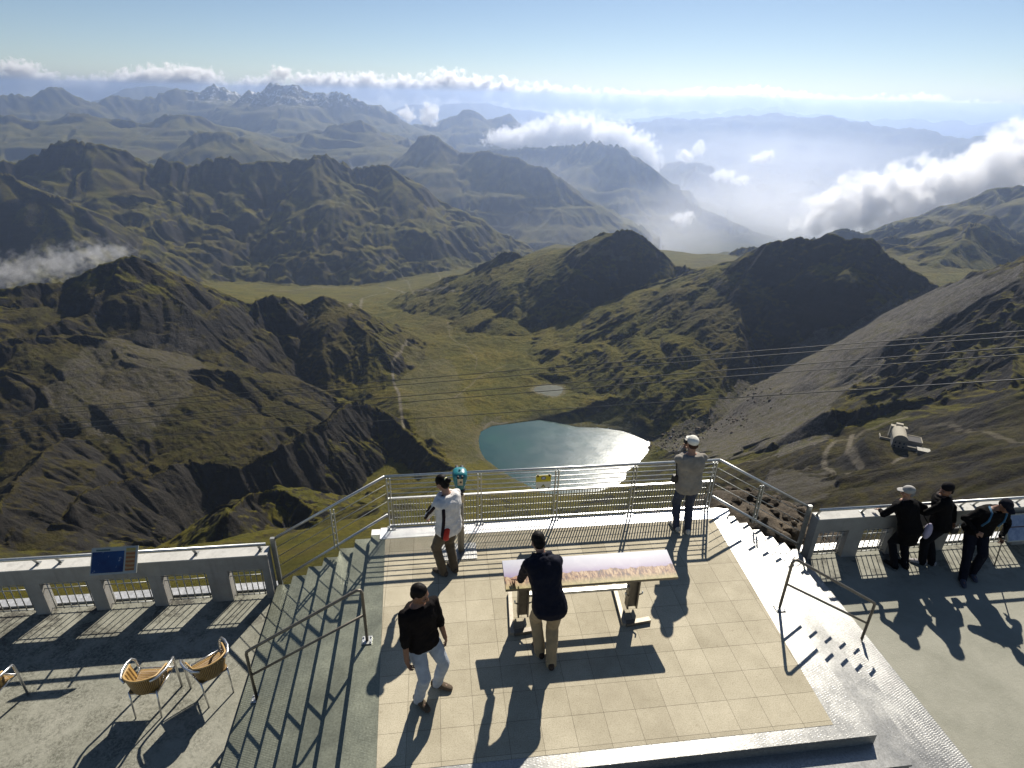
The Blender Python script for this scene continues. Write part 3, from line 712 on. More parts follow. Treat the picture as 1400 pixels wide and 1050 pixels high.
def mat_floor():
    m, n, l, b = newmat('worn_concrete'); tc = n.new('ShaderNodeTexCoord'); P = tc.outputs['Object']
    f1 = noise(n, l, P, .8, 8, .7); f2 = noise(n, l, P, 24, 7, .8); f3 = noise(n, l, P, 2.4, 8, .75, .3); f4 = noise(n, l, P, 110, 3, .7)
    c = ramp(n, l, f1, [(.3, (.22, .22, .175)), (.55, (.305, .30, .245)), (.75, (.36, .35, .29))])
    sx = n.new('ShaderNodeSeparateXYZ'); l.new(P, sx.inputs[0])
    left = vramp(n, l, sx.outputs[0], -2.4, -3.4)
    left = mth(n, l, 'MULTIPLY', left, vramp(n, l, f3, .40, .58))
    pit = vramp(n, l, f2, .44, .58, 1, 0)
    c = mix(n, l, mth(n, l, 'MULTIPLY', mth(n, l, 'MULTIPLY', left, pit), .85), c, (.085, .085, .065))
    c = mix(n, l, vramp(n, l, f2, .60, .78, 0, .35), c, (.19, .185, .15))
    # dark noisy patches, stronger towards the foot of the wall
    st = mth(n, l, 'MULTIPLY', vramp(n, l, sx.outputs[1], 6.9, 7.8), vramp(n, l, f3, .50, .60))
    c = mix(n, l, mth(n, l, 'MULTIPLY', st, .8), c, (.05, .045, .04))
    c = mix(n, l, vramp(n, l, f4, .63, .72, 0, .4), c, (.13, .125, .1))
    l.new(c, b.inputs['Base Color']); b.inputs['Roughness'].default_value = .88; b.inputs['Specular IOR Level'].default_value = .3
    l.new(bump(n, l, mth(n, l, 'ADD', f2, mth(n, l, 'MULTIPLY', f4, .4)), .6, .012), b.inputs['Normal']); return m
def mat_conc(name, col):
    m, n, l, b = newmat(name); tc = n.new('ShaderNodeTexCoord'); P = tc.outputs['Object']
    f1 = noise(n, l, P, 3, 8, .7); f2 = noise(n, l, P, 60, 5, .7)
    mp = n.new('ShaderNodeMapping'); mp.inputs['Scale'].default_value = (7, 7, .6); l.new(P, mp.inputs[0]); f3 = noise(n, l, mp.outputs[0], 1, 6, .65)
    c = ramp(n, l, f1, [(.3, tuple(.72*t for t in col)), (.7, col)])
    c = mix(n, l, vramp(n, l, f3, .52, .70, 0, .45), c, tuple(.45*t for t in col))
    c = mix(n, l, vramp(n, l, f2, .58, .7, 0, .4), c, tuple(.5*t for t in col))
    l.new(c, b.inputs['Base Color']); b.inputs['Roughness'].default_value = .85; b.inputs['Specular IOR Level'].default_value = .3
    l.new(bump(n, l, f2, .4, .006), b.inputs['Normal']); return m
M_TILE = mat_tiles(); M_CHQ = mat_chequer('chequer_plate', (.40, .40, .385)); M_CHQL = mat_chequer('chequer_plate_greenish', (.27, .285, .22))
M_LEDGE = simple('pale_metal_ledge', (.80, .79, .77), .42, .55, .12, 6); M_FLOOR = mat_floor(); M_CONC = mat_conc('parapet_concrete', (.36, .345, .31)); M_CAP = mat_conc('parapet_cap', (.60, .59, .55))
M_STEEL = simple('galvanised_steel', (.50, .51, .50), .38, .85, .18, 30)
M_DSTEEL = simple('dull_galvanised_steel', (.33, .34, .33), .5, .8, .2, 25)
M_FOIL = simple('flashing', (.72, .71, .68), .35, .6, .25, 14, .8)
M_BROWN = simple('brown_steel', (.17, .15, .12), .5, .5, .2, 12)

# ------------------------------------------------------------------ floors
TZ0 = -1.08
tag(MB().box((-16, -7, -1.75), (18, 8.12, TZ0)).build('terrace_floor', M_FLOOR), kind='structure')
sub = MB().box((-.95, 4.0, -1.07), (4.55, 8.05, -.012)).build('platform_core', M_CONC); tag(sub, kind='structure')
tl = MB().add([(-.965, 7.868, .0), (-.81, 4.10, .0), (4.40, 4.10, .0), (4.592, 7.868, .0), (-.965, 7.868, -.011), (-.81, 4.10, -.011), (4.40, 4.10, -.011), (4.592, 7.868, -.011)],
              [(0,1,2,3),(7,6,5,4),(0,4,5,1),(1,5,6,2),(2,6,7,3),(3,7,4,0)]).build('pavement', M_TILE); tag(tl, kind='structure')

st = thing('platform_steps', 'galvanised chequer plate steps wrapping the left, right and near sides of the raised tiled platform', 'steps', (1.8, 6, TZ0))
stl = Vector((1.8, 6, TZ0))
def rel(mb, o):
    mb.v = [(x-o[0], y-o[1], z-o[2]) for x, y, z in mb.v]; return mb
# border plates beside the tiles
ed = MB()
def quad_slab(mb, P, z0, z1):
    v = [(x, y, z1) for x, y in P]+[(x, y, z0) for x, y in P]
    k = len(P); f = [tuple(range(k)), tuple(range(2*k-1, k-1, -1))]+[(i, i+k, (i+1) % k+k, (i+1) % k) for i in range(k)]
    return mb.add(v, f)
quad_slab(ed, [(-1.2, 7.986), (-1.2, 4.10), (-.812, 4.10), (-.967, 7.868), (-1.064, 7.868), (-1.064, 7.986)], -.05, -.004)
rel(ed, stl).build('edge_plate', M_CHQL, st)
ed = MB(); quad_slab(ed, [(4.594, 7.868), (4.402, 4.10), (4.83, 4.10), (4.83, 7.868)], -.05, -.004); rel(ed, stl).build('edge_plate', M_CHQ, st)
ed = MB(); quad_slab(ed, [(-1.2, 4.098), (-1.2, 3.93), (4.83, 3.93), (4.83, 4.098)], -.05, -.003); rel(ed, stl).build('edge_plate', M_CHQ, st)
TR_, RI = .265, .154
for k in range(1, 7):
    z = -RI*k; a, c = -1.2-TR_*k, 4.83+TR_*k; a1, c1 = a+TR_, c-TR_; y0 = 3.93-TR_*k; y1 = y0+TR_
    yf = 8.115-.02*k
    nose = .012
    s_ = MB(); s_.box((a-nose, y0-nose, z-.035), (a1, yf, z)).box((a, y0, TZ0+.002), (a1, yf-.004, z-.035)); rel(s_, stl).build('step', M_CHQL, st)
    s_ = MB(); s_.box((c1, y0-nose, z-.035), (c+nose, yf, z)).box((c1, y0, TZ0+.002), (c, yf-.004, z-.035)); rel(s_, stl).build('step', M_CHQ, st)
    s_ = MB(); s_.box((a1, y0-nose, z-.035), (c1, y1, z)).box((a1, y0, TZ0+.002), (c1, y1, z-.035)); rel(s_, stl).build('step', M_CHQ, st)
# riser skirts of the platform itself
s_ = MB(); s_.box((-1.2, 3.93, TZ0+.002), (-.953, 7.86, -.051)).box((4.553, 3.93, TZ0+.002), (4.83, 7.86, -.051)).box((-.953, 3.93, TZ0+.002), (4.553, 3.998, -.051)); rel(s_, stl).build('riser', M_DSTEEL, st)
# pale ledge at the front edge
lg = MB(); quad_slab(lg, [(-1.06, 8.155), (-1.06, 7.872), (4.832, 7.872), (4.96, 8.0), (4.98, 8.10), (4.80, 8.155)], -.30, .006)
tag(lg.build('front_ledge', M_LEDGE, bevel=.006), kind='structure')
quad = MB(); quad_slab(quad, [(-1.20, 8.13), (-1.20, 7.99), (-1.062, 7.99), (-1.062, 8.13)], -.34, -.001); tag(quad.build('ledge_corner', M_LEDGE), kind='structure')

# ------------------------------------------------------------------ front railing
RY = 8.12
def post_pair(h, w=.045, lean=0):
    p = MB()
    for s in (-1, 1):
        p.beam((s*.026, 0, 0), (s*.026, 0, h), .016, w, (0, 1, 0))
        p.tube([(s*.026, 0, h-.01), (s*.026, 0, h+.012)], .012, 8)
    for z in np.linspace(.18, h-.08, 5): p.tube([(-.018, 0, z), (.018, 0, z)], .008, 6)
    return p
def base_plate(w=.14, d=.1):
    q = MB().box((-w/2, -d/2, 0), (w/2, d/2, .012))
    for x in (-w*.36, w*.36):
        for y in (-d*.3, d*.3): q.lathe([(.011, .012), (.011, .026)], (x, y, 0), 6)
    return q
rl = thing('railing', 'long galvanised railing with grating panels along the front edge of the tiled platform', 'railing', (1.85, RY, 0))
def into(mb, mat, name, par, base, bevel=0):
    return rel(mb, base).build(name, mat, par, bevel)
rb = Vector((1.85, RY, 0))
X0, X1 = -.895, 4.61
into(MB().tube([(X0-.03, RY, 1.035), (X1+.03, RY, 1.035)], .024, 12), M_STEEL, 'handrail', rl, rb)
posts = [-.875, .578, 1.857, 3.18, 4.575]
me_p = None
for i, x in enumerate(posts):
    if i == 0:
        p0 = post_pair(.98).build('post', M_STEEL, rl); b0 = base_plate().build('base_plate', M_STEEL, p0); p0.location = (x-1.85, 0, .006)
    else:
        p_ = p0.copy(); COL.objects.link(p_); p_.parent = rl; p_.location = (x-1.85, 0, .006)
        b_ = b0.copy(); COL.objects.link(b_); b_.parent = p_
for k, z in enumerate((.95, .86, .77, .68)):
    into(MB().tube([(X0, RY+.03, z), (X1, RY+.03, z)], .0085, 8), M_STEEL, 'rail_bar', rl, rb)
into(MB().beam((X0, RY+.03, .585), (X1, RY+.03, .585), .035, .03), M_STEEL, 'rail_bar', rl, rb)
into(MB().beam((X0, RY+.045, .035), (X1, RY+.045, .035), .03, .02), M_STEEL, 'rail_bar', rl, rb)
for a, c in zip(posts[:-1], posts[1:]):
    gm = MB()
    n_ = int(round((c-a-.10)/.046))
    for i in range(n_+1):
        x = a+.05+(c-a-.10)*i/n_; gm.beam((x, RY+.045, .02), (x, RY+.045, .575), .010, .024, (0, 1, 0))
    for z in (.19, .32, .45): gm.beam((a+.04, RY+.045, z), (c-.04, RY+.045, z), .006, .006)
    into(gm, M_DSTEEL, 'grating_panel', rl, rb)

# sloping railings beside the steps
def stair_rail(name, label, sgn, xa, xb):
    o = thing(name, label, 'railing', (xb, RY, TZ0)); B = Vector((xb, RY, TZ0))
    za, zb = 1.035, -.07
    s = (zb-za)/(xb-xa)
    into(MB().tube([(xa, RY, za), (xb, RY, zb)], .023, 12), M_STEEL, 'handrail', o, B)
    into(MB().tube([(xa, RY, .29), (xb, RY, -.93)], .022, 10), M_STEEL, 'lower_rail', o, B)
    for t in (.22, .44, .66):
        into(MB().tube([(xa, RY, za+(.29-za)*t), (xb, RY, zb+(-.93-zb)*t)], .006, 6), M_DSTEEL, 'wire', o, B)
    xm = xa+(xb-xa)*.47; zm = za+(zb-za)*.47; zl = .29+(-.93-.29)*.47
    pp = post_pair(zm-zl-.01, .04); pp.v = [(x+xm, y+RY, z+zl-.06) for x, y, z in pp.v]; into(pp, M_STEEL, 'post', o, B)
    ep = MB().box((xb-.035, RY-.05, TZ0), (xb+.035, RY+.0, zb+.05)).box((xb-.05, RY-.065, TZ0), (xb+.05, RY+.015, TZ0+.012)); into(ep, M_DSTEEL, 'end_post', o, B)
    return o
stair_rail('stair_railing', 'sloping galvanised wire railing along the front of the left steps', -1, X0-.03, -2.78)
stair_rail('stair_railing', 'sloping galvanised wire railing along the front of the right steps above the brown rubble', 1, X1+.03, 6.53)

# free-standing handrails on the steps
def bent_rail(name, label, xa, xb, y, ztop_b):
    o = thing(name, label, 'handrail', ((xa+xb)/2, y, -.5)); B = Vector(((xa+xb)/2, y, -.5))
    sg = 1 if xb > xa else -1
    zb = -RI*6
    r = .021
    pts = [(xa, y, 0), (xa, y, .83), (xa+.015*sg, y, .875), (xa+.06*sg, y, .88), (xb-.06*sg, y, ztop_b+.03), (xb-.01*sg, y, ztop_b-.01), (xb, y, ztop_b-.05), (xb, y, zb)]
    into(MB().tube(pts, r, 12), M_BROWN, 'tube_frame', o, B)
    into(MB().tube([(xa, y, .46), (xb, y, -.46)], .017, 10), M_BROWN, 'mid_rail', o, B)
    for x, z in ((xa, 0), (xb, zb)):
        q = base_plate(.13, .13); q.v = [(a_+x, b_+y, c_+z) for a_, b_, c_ in q.v]; into(q, M_STEEL, 'base_plate', o, B)
bent_rail('stair_handrail', 'bent steel tube handrail standing free across the left steps, behind the wicker chairs', -1.065, -2.60, 5.86, -.02)
bent_rail('stair_handrail', 'bent steel tube handrail standing free across the right steps', 4.69, 6.19, 5.84, -.05)

# ------------------------------------------------------------------ parapet walls
def parapet(label_wall, label_rail, x0, x1, ops, brk):
    w = thing('parapet_wall', label_wall, 'wall', ((x0+x1)/2, 7.96, TZ0)); B = Vector(((x0+x1)/2, 7.96, TZ0))
    yf, yb = 7.86, 8.06
    mb = MB()
    mb.box((x0, yf, -.45), (x1, yb, -.172))
    ops = sorted(ops); xs = [x0]+[q for o_ in ops for q in o_]+[x1]
    for a, c in zip(xs[0::2], xs[1::2]): mb.box((a, yf+.003, TZ0+.001), (c, yb-.003, -.45))
    into(mb, M_CONC, 'wall_frame', w, B, .006)
    into(MB().box((x0-.002, yf-.006, -.172), (x1+.002, yb+.01, -.155)), M_CAP, 'coping', w, B, .004)
    into(MB().box((x0, yb+.002, TZ0-.35), (x1, yb+.17, TZ0+.03)), M_FOIL, 'outer_ledge', w, B)
    for a, c in ops:
        g_ = MB(); n_ = 6
        for i in range(n_):
            x = a+(c-a)*(i+.5)/n_; g_.tube([(x, 7.93, TZ0+.04), (x, 7.93, -.455)], .009, 6)
        for z in (TZ0+.06, TZ0+.47, TZ0+.555): g_.tube([(a, 7.93, z), (c, 7.93, z)], .008, 6)
        into(g_, M_DSTEEL, 'grille', w, B)
    r_ = thing('top_rail', label_rail, 'handrail', ((x0+x1)/2, 7.89, -.155)); B2 = Vector(((x0+x1)/2, 7.89, -.155))
    into(MB().tube([(x0, 7.89, .03), (x1, 7.89, .03)], .027, 12), M_STEEL, 'tube', r_, B2)
    for x in brk:
        q = MB().box((x-.03, 7.93, -.154), (x+.03, 8.03, -.146)).beam((x, 7.985, -.146), (x, 7.90, .012), .045, .012)
        into(q, M_DSTEEL, 'bracket', r_, B2)
PIT = .885
parapet('low concrete parapet with barred openings at the left of the steps, carrying the framed blue info board', 'steel tube rail on brackets above the left concrete parapet', -11, -2.83,
        [(-3.48-PIT*k-(.12 if k else 0), -2.95-PIT*k+(.03 if k else 0)) for k in range(9)], [-2.95, -3.93, -5.92, -6.24, -7.6, -9.2])
parapet('low concrete parapet with barred openings at the right, where three people in dark clothes lean', 'steel tube rail on brackets above the right concrete parapet', 6.58, 15,
        [(6.67+PIT*k, 7.25+PIT*k) for k in range(9)], [6.62, 7.49, 8.6, 9.46, 9.73, 10.62, 12.2, 13.5])

# ------------------------------------------------------------------ coin telescope
M_TEAL = simple('teal_paint', (.015, .17, .20), .35, 0, .15, 40); M_BEIGE = simple('beige_plate', (.55, .46, .30), .45, .2, .12, 40); M_BLACK = simple('black_rubber', (.012, .012, .013), .6)
M_POST = simple('weathered_post', (.30, .27, .22), .55, .4, .2, 18)
tx, ty = .24, 7.47
tkz = .965
t = thing('coin_telescope', 'teal coin-operated viewing telescope on a steel post behind the front railing', 'telescope', (tx, ty, 0))
MB().box((-.33, -.20, .001), (.24, .17, .012)).build('base_plate', M_CHQ, t)
MB().tube([(0, 0, .012), (0, 0, 1.22)], .052, 16).build('post', M_POST, t)
hd = MB(); prof = [(.075, 1.245), (.085, 1.28), (.115, 1.38), (.135, 1.47), (.145, 1.55), (.14, 1.60), (.11, 1.64), (.05, 1.655)]
vs = []; fs = []; N = 20
for r_, z in prof:
    for k in range(N):
        a = 2*math.pi*k/N; c_, s_ = math.cos(a), math.sin(a)
        vs.append((r_*math.copysign(abs(c_)**.6, c_), r_*1.15*math.copysign(abs(s_)**.6, s_)+.01, z))
for i in range(len(prof)-1):
    for k in range(N): fs.append((i*N+k, i*N+(k+1) % N, (i+1)*N+(k+1) % N, (i+1)*N+k))
fs.append(tuple(range(N-1, -1, -1))); fs.append(tuple(range((len(prof)-1)*N, len(prof)*N)))
head = hd.add(vs, fs, True).build('telescope_head', M_TEAL, t)
for s in (-1, 1):
    MB().tube([(s*.04, -.12, 1.60), (s*.04, -.20, 1.615)], .024, 10).build('eyepiece', M_BLACK, head)
    MB().tube([(s*.05, .12, 1.58), (s*.05, .24, 1.58)], .04, 12).build('lens', M_BLACK, head)
MB().lathe([(.025, 0), (.02, .03), (.008, .04)], (0, 0, 1.65), 10).build('crest_knob', simple('bright_teal', (.10, .42, .42), .3), head)
MB().tube([(0, 0, 1.20), (0, 0, 1.25)], .078, 16).build('collar', M_BLACK, t)
fp = MB().box((-.052, -.168, 1.42), (.052, -.150, 1.565)).build('face_plate', M_BEIGE, head)
MB().tube([(.012, -.172, 1.495), (.012, -.166, 1.495)], .02, 12).build('coin_slot', M_BLACK, fp)
t.scale = (1, 1, tkz)
for hh_ in (head,): hh_.scale = (.76, .76, .80); hh_.location = (0, 0, 1.245*.20)
cb = MB().box((-.06, -.088, 1.03), (.06, -.05, 1.17)).build('coin_box', M_BEIGE, t, .006)
MB().box((-.014, -.094, 1.06), (.014, -.087, 1.15)).build('coin_slot', M_BLACK, cb)

# ------------------------------------------------------------------ warning sign on the front railing
sg = thing('warning_sign', 'small yellow and white safety sign with a round eye emblem fixed to the front railing', 'sign', (1.625, 8.09, .80))
pl = MB().box((-.125, -.004, -.13), (.125, .004, .135)).build('plate', simple('sign_white', (.72, .70, .60), .5, 0, .08), sg)
MB().box((-.125, -.007, .005), (.125, -.004, .135)).build('yellow_field', simple('sign_yellow', (.62, .50, .02), .5, 0, .08), sg)
def disc(r0, x, z, y0, y1, n_=20):
    return MB().add([(x+r0*math.cos(2*math.pi*k/n_)*1.25, y, z+r0*math.sin(2*math.pi*k/n_)) for y in (y0, y1) for k in range(n_)],
      [tuple(range(n_)), tuple(range(2*n_-1, n_-1, -1))]+[(k, k+n_, (k+1) % n_+n_, (k+1) % n_) for k in range(n_)])
disc(.034, 0, .078, -.010, -.0071).build('emblem_ring', simple('sign_grey', (.14, .15, .17), .5), sg)
disc(.022, 0, .080, -.012, -.0101).build('emblem', simple('sign_pale', (.45, .47, .52), .5), sg)
def tri(s, z, y0, y1): return MB().add([(-s, y0, z), (s, y0, z), (0, y0, z+1.6*s), (-s, y1, z), (s, y1, z), (0, y1, z+1.6*s)], [(0,1,2),(5,4,3),(0,3,4,1),(1,4,5,2),(2,5,3,0)])
tri(.038, -.105, -.0075, -.0041).build('triangle', simple('sign_olive', (.22, .19, .03), .5), sg)
tri(.016, -.096, -.0095, -.0076).build('triangle_mark', simple('sign_pale2', (.62, .58, .30), .5), sg)
for x in (-.095, .095):
    MB().box((x-.012, -.012, .105), (x+.012, .03, .145)).build('clip', M_BLACK, sg)
    MB().box((x-.008, -.010, -.145), (x+.008, .03, -.112)).build('clip', M_BLACK, sg)

# ------------------------------------------------------------------ info boards
def info_board(label, c, w, tilt_y, dz, kind, rz=0):
    """c: centre of lower edge; the board leans back by tilt_y over a rise dz"""
    o = thing('info_board', label, 'info board', c, rz); L = math.hypot(tilt_y, dz); a = math.atan2(dz, tilt_y)
    def T(mb):
        out = []
        for x, v, h in mb.v:      # v along the slope, h outward (towards the reader)
            out.append((x, v*math.cos(a)-h*math.sin(a)*1.0, v*math.sin(a)+h*math.cos(a)))
        mb.v = out; return mb
    fr = T(MB().box((-w/2, 0, -.02), (w/2, L, .0))).build('frame', simple('board_frame', (.36, .37, .33), .4, .3), o)
    if kind == 'left':
        mm, n, l, b = newmat('night_blue_print'); tc = n.new('ShaderNodeTexCoord'); f = noise(n, l, tc.outputs['Object'], 9, 6, .7); f2 = noise(n, l, tc.outputs['Object'], 3, 3)
        l.new(mix(n, l, vramp(n, l, f, .60, .68, 0, .7), ramp(n, l, f2, [(.3, (.006, .015, .07)), (.7, (.012, .06, .17))]), (.35, .38, .42)), b.inputs['Base Color']); b.inputs['Roughness'].default_value = .3
        T(MB().box((-w*.475, L*.07, .0005), (w*.21, L*.84, .004))).build('picture', mm, o)
        mm, n, l, b = newmat('brown_print'); tc = n.new('ShaderNodeTexCoord'); wv = n.new('ShaderNodeTexWave'); wv.inputs['Scale'].default_value = 9; wv.bands_direction = 'Y'; wv.inputs['Distortion'].default_value = 2; l.new(tc.outputs['Object'], wv.inputs[0])
        l.new(ramp(n, l, wv.outputs[0], [(.3, (.26, .10, .025)), (.7, (.34, .22, .10))]), b.inputs['Base Color'])
        T(MB().box((w*.25, L*.10, .0005), (w*.45, L*.80, .004))).build('text_column', mm, o)
        T(MB().box((w*.25, L*.82, .0005), (w*.45, L*.93, .004))).build('heading', simple('ochre_print', (.34, .27, .07), .5), o)
        T(MB().box((-w*.40, L*.875, .0005), (-w*.10, L*.925, .004))).build('heading', simple('dark_print', (.06, .10, .09), .5), o)
    else:
        mm, n, l, b = newmat('pale_blue_print'); tc = n.new('ShaderNodeTexCoord'); f = noise(n, l, tc.outputs['Object'], 7, 6, .7)
        l.new(ramp(n, l, f, [(.35, (.10, .15, .27)), (.62, (.24, .30, .42))]), b.inputs['Base Color']); b.inputs['Roughness'].default_value = .3
        for x0, x1 in ((-.48, -.012), (.012, .48)):
            for y0, y1 in ((.04, .5), (.56, .95)): T(MB().box((w*x0, L*y0, .0005), (w*x1, L*y1, .004))).build('picture', mm, o)
        T(MB().box((-w*.46, L*.51, .0005), (w*.46, L*.55, .004))).build('dark_band', simple('dark_print2', (.05, .03, .06), .5), o)
    for x in (-w*.3, w*.3):
        MB().beam((x, .03, -.02), (x, .30, -.06), .03, .012).build('bracket', M_DSTEEL, o)
    return o
info_board('framed info board with a night-blue picture and brown column, on the left parapet rail', (-4.965, 7.56, -.09), .655, .25, .31, 'left')
info_board('wide pale blue info board on the right parapet, beyond the leaning man with a stick', (10.85, 7.50, -.65), 1.32, .26, .42, 'right')

# ------------------------------------------------------------------ panorama table
pt = thing('panorama_table', 'long tilted panorama table with a painted mountain view, on the tiled platform', 'orientation table', (1.92, 6.0, 0)); B = Vector((1.92, 6.0, 0))
yf_, zf_, yb_, zb_ = 5.84, .725, 6.31, .79
mm, n, l, b = newmat('panorama_print'); tc = n.new('ShaderNodeTexCoord'); sx = n.new('ShaderNodeSeparateXYZ'); l.new(tc.outputs['Object'], sx.inputs[0])
X_, V_ = sx.outputs[0], vramp(n, l, sx.outputs[1], yf_-6.0, yb_-6.0)
cx_ = n.new('ShaderNodeCombineXYZ'); l.new(X_, cx_.inputs[0])
rg_ = noise(n, l, cx_.outputs[0], 5.0, 8, .62)
hh = mth(n, l, 'ADD', .22, mth(n, l, 'MULTIPLY', rg_, .44))
inm = vramp(n, l, mth(n, l, 'SUBTRACT', hh, V_), -.008, .012)
f = noise(n, l, tc.outputs['Object'], 18, 8, .72, .8); f2 = noise(n, l, tc.outputs['Object'], 5, 5, .6)
mpp = n.new('ShaderNodeMapping'); mpp.inputs['Rotation'].default_value = (0, 0, .7); mpp.inputs['Scale'].default_value = (1, .35, 1); l.new(tc.outputs['Object'], mpp.inputs[0]); f3 = noise(n, l, mpp.outputs[0], 26, 6, .7, .5)
hill = ramp(n, l, f3, [(.38, (.030, .010, .010)), (.47, (.15, .06, .03)), (.53, (.36, .20, .09)), (.62, (.52, .38, .22))])
hill = mix(n, l, vramp(n, l, V_, .22, .05), hill, ramp(n, l, f, [(.35, (.20, .18, .05)), (.6, (.46, .36, .16))]))
hill = mix(n, l, vramp(n, l, V_, .36, .52, 0, .5), hill, (.10, .05, .07))
skyc = ramp(n, l, V_, [(.40, (.26, .19, .34)), (.6, (.40, .37, .46)), (1.0, (.52, .54, .60))])
skyc = mix(n, l, vramp(n, l, f2, .5, .7, 0, .35), skyc, (.62, .60, .62))
l.new(mix(n, l, inm, skyc, hill), b.inputs['Base Color']); b.inputs['Roughness'].default_value = .35
def tslab(x0f, x1f, x0b, x1b, t0, t1):
    P = [(x0f, yf_, zf_), (x1f, yf_, zf_), (x1b, yb_, zb_), (x0b, yb_, zb_)]
    return MB().add([(x, y, z+t1) for x, y, z in P]+[(x, y, z+t0) for x, y, z in P], [(0,1,2,3),(7,6,5,4),(0,4,5,1),(1,5,6,2),(2,6,7,3),(3,7,4,0)])
into(tslab(.752, 3.085, .752, 3.085, -.032, -.002), M_BROWN, 'table_tray', pt, B)
into(tslab(.755, 3.082, .755, 3.082, -.0015, .006), mm, 'panorama_panel', pt, B)
for x in (1.02, 2.56):
    lg_ = MB()
    lg_.box((x-.075, 5.98, .06), (x-.055, 6.10, .71)).box((x+.055, 5.98, .06), (x+.075, 6.10, .71)).box((x-.055, 6.03, .06), (x+.055, 6.05, .70))
    lo = into(lg_, M_BROWN, 'leg', pt, B)
    into(MB().beam((x-.12, 6.50, .03), (x-.18, 5.74, .03), .055, .06), M_POST, 'foot', pt, B)
    into(MB().beam((x-.15, 5.76, .028), (x+.20, 5.80, .028), .07, .055), M_BROWN, 'foot', pt, B)
    for s in (-1, 1):
        bo = MB().tube([(x+s*.075, 6.0, .30), (x+s*.12, 5.99, .33), (x+s*.12, 5.99, .37)], .011, 8)
        into(bo, M_STEEL, 'bolt', pt, B)
into(MB().beam((1.09, 6.04, .42), (2.49, 6.04, .42), .06, .045), M_STEEL, 'cross_bar', pt, B)

# ------------------------------------------------------------------ wicker chairs
def mat_wicker():
    m, n, l, b = newmat('wicker'); tc = n.new('ShaderNodeTexCoord')
    w1 = n.new('ShaderNodeTexWave'); w1.bands_direction = 'X'; w1.inputs['Scale'].default_value = 4.2; w1.inputs['Distortion'].default_value = .4; l.new(tc.outputs['UV'], w1.inputs[0])
    w2 = n.new('ShaderNodeTexWave'); w2.bands_direction = 'Y'; w2.inputs['Scale'].default_value = 4; w2.inputs['Distortion'].default_value = .4; l.new(tc.outputs['UV'], w2.inputs[0])
    h = mth(n, l, 'MULTIPLY', w1.outputs[0], mth(n, l, 'ADD', .5, mth(n, l, 'MULTIPLY', w2.outputs[0], .5)))
    f = noise(n, l, tc.outputs['Object'], 12, 4)
    c = ramp(n, l, h, [(.05, (.085, .042, .010)), (.35, (.27, .155, .040)), (.9, (.50, .32, .10))])
    c = mix(n, l, vramp(n, l, f, .4, .7, 0, .3), c, (.15, .08, .025))
    l.new(c, b.inputs['Base Color']); b.inputs['Roughness'].default_value = .45; l.new(bump(n, l, h, .7, .01), b.inputs['Normal']); return m
M_WICK = mat_wicker(); M_ALU = simple('brushed_aluminium', (.62, .62, .62), .28, .9, .08, 40); M_RIM = simple('wicker_rim', (.42, .27, .10), .45, 0, .15, 50)
def uv_grid(fn, nu, nv, mat, name, par, thick):
    vs = [fn(i/nu, j/nv) for i in range(nu+1) for j in range(nv+1)]
    fs = [(i*(nv+1)+j, (i+1)*(nv+1)+j, (i+1)*(nv+1)+j+1, i*(nv+1)+j+1) for i in range(nu) for j in range(nv)]
    mb = MB().add(vs, fs, True); o = mb.build(name, mat, par)
    uvl = o.data.uv_layers.new(name='UVMap')
    for lp in o.data.loops:
        i, j = divmod(lp.vertex_index, nv+1); uvl.data[lp.index].uv = (i/nu*2.2, j/nv)
    s = o.modifiers.new('thickness', 'SOLIDIFY'); s.thickness = thick; s.offset = 0
    return o
def make_chair(label):
    t = thing('wicker_chair', label, 'chair', (0, 0, 0), 0, 'wicker terrace chairs on the left terrace')
    uv_grid(lambda u, v: ((u-.5)*(.40+.04*v), -.20+.42*v, .445-.03*math.sin(math.pi*u)*math.sin(math.pi*min(1, v*1.1))-.03*max(0, v-.85)/.15), 12, 12, M_WICK, 'seat', t, .018)
    def bk(u, v):           # tub back wrapping round the sides
        a = math.pi*(1.06+.88*u); k = .78+.20*v
        x = .265*k*math.cos(a); y = -.03+.245*k*math.sin(a)
        y = y if 0.12 < u < .88 else y+(.16*(abs(u-.5)-.38)/.12)
        top = .745-.07*(abs(u-.5)*2)**3
        return (x, y, .44+(top-.44)*v)
    uv_grid(bk, 32, 8, M_WICK, 'backrest', t, .016)
    MB().tube([bk(i/32, 1.0) for i in range(33)], .014, 8).build('rim', M_RIM, t)
    # aluminium arms running down into the front legs
    for s in (-1, 1):
        MB().tube([(s*.17, -.235, .70), (s*.25, -.17, .705), (s*.30, -.04, .70), (s*.31, .10, .685), (s*.295, .20, .66), (s*.27, .235, .60), (s*.262, .25, .45), (s*.255, .265, .0)], .018, 10).build('armrest', M_ALU, t)
        MB().tube([(s*.19, -.19, .46), (s*.185, -.215, .25), (s*.18, -.245, 0)], .0125, 10).build('leg', M_ALU, t)
        MB().tube([(s*.19, -.19, .425), (s*.245, .235, .425)], .010, 8).build('side_bar', M_ALU, t)
    MB().tube([(-.19, -.195, .425), (.19, -.195, .425)], .010, 8).build('back_bar', M_ALU, t)
    MB().tube([(-.255, .245, .425), (.255, .245, .425)], .010, 8).build('front_bar', M_ALU, t)
    return t
def copy_tree(o, parent=None):
    c = o.copy(); COL.objects.link(c)
    if parent is not None: c.parent = parent
    for ch in o.children: copy_tree(ch, c)
    return c
ch0 = make_chair('wicker chair with aluminium arms on the left terrace, second from the steps')
ch0.location = (-3.99, 6.07, TZ0); ch0.rotation_euler = (0, 0, R(-3)); ch0.scale = (.92, .92, .97)
ch2_s = (.92, .92, .97)
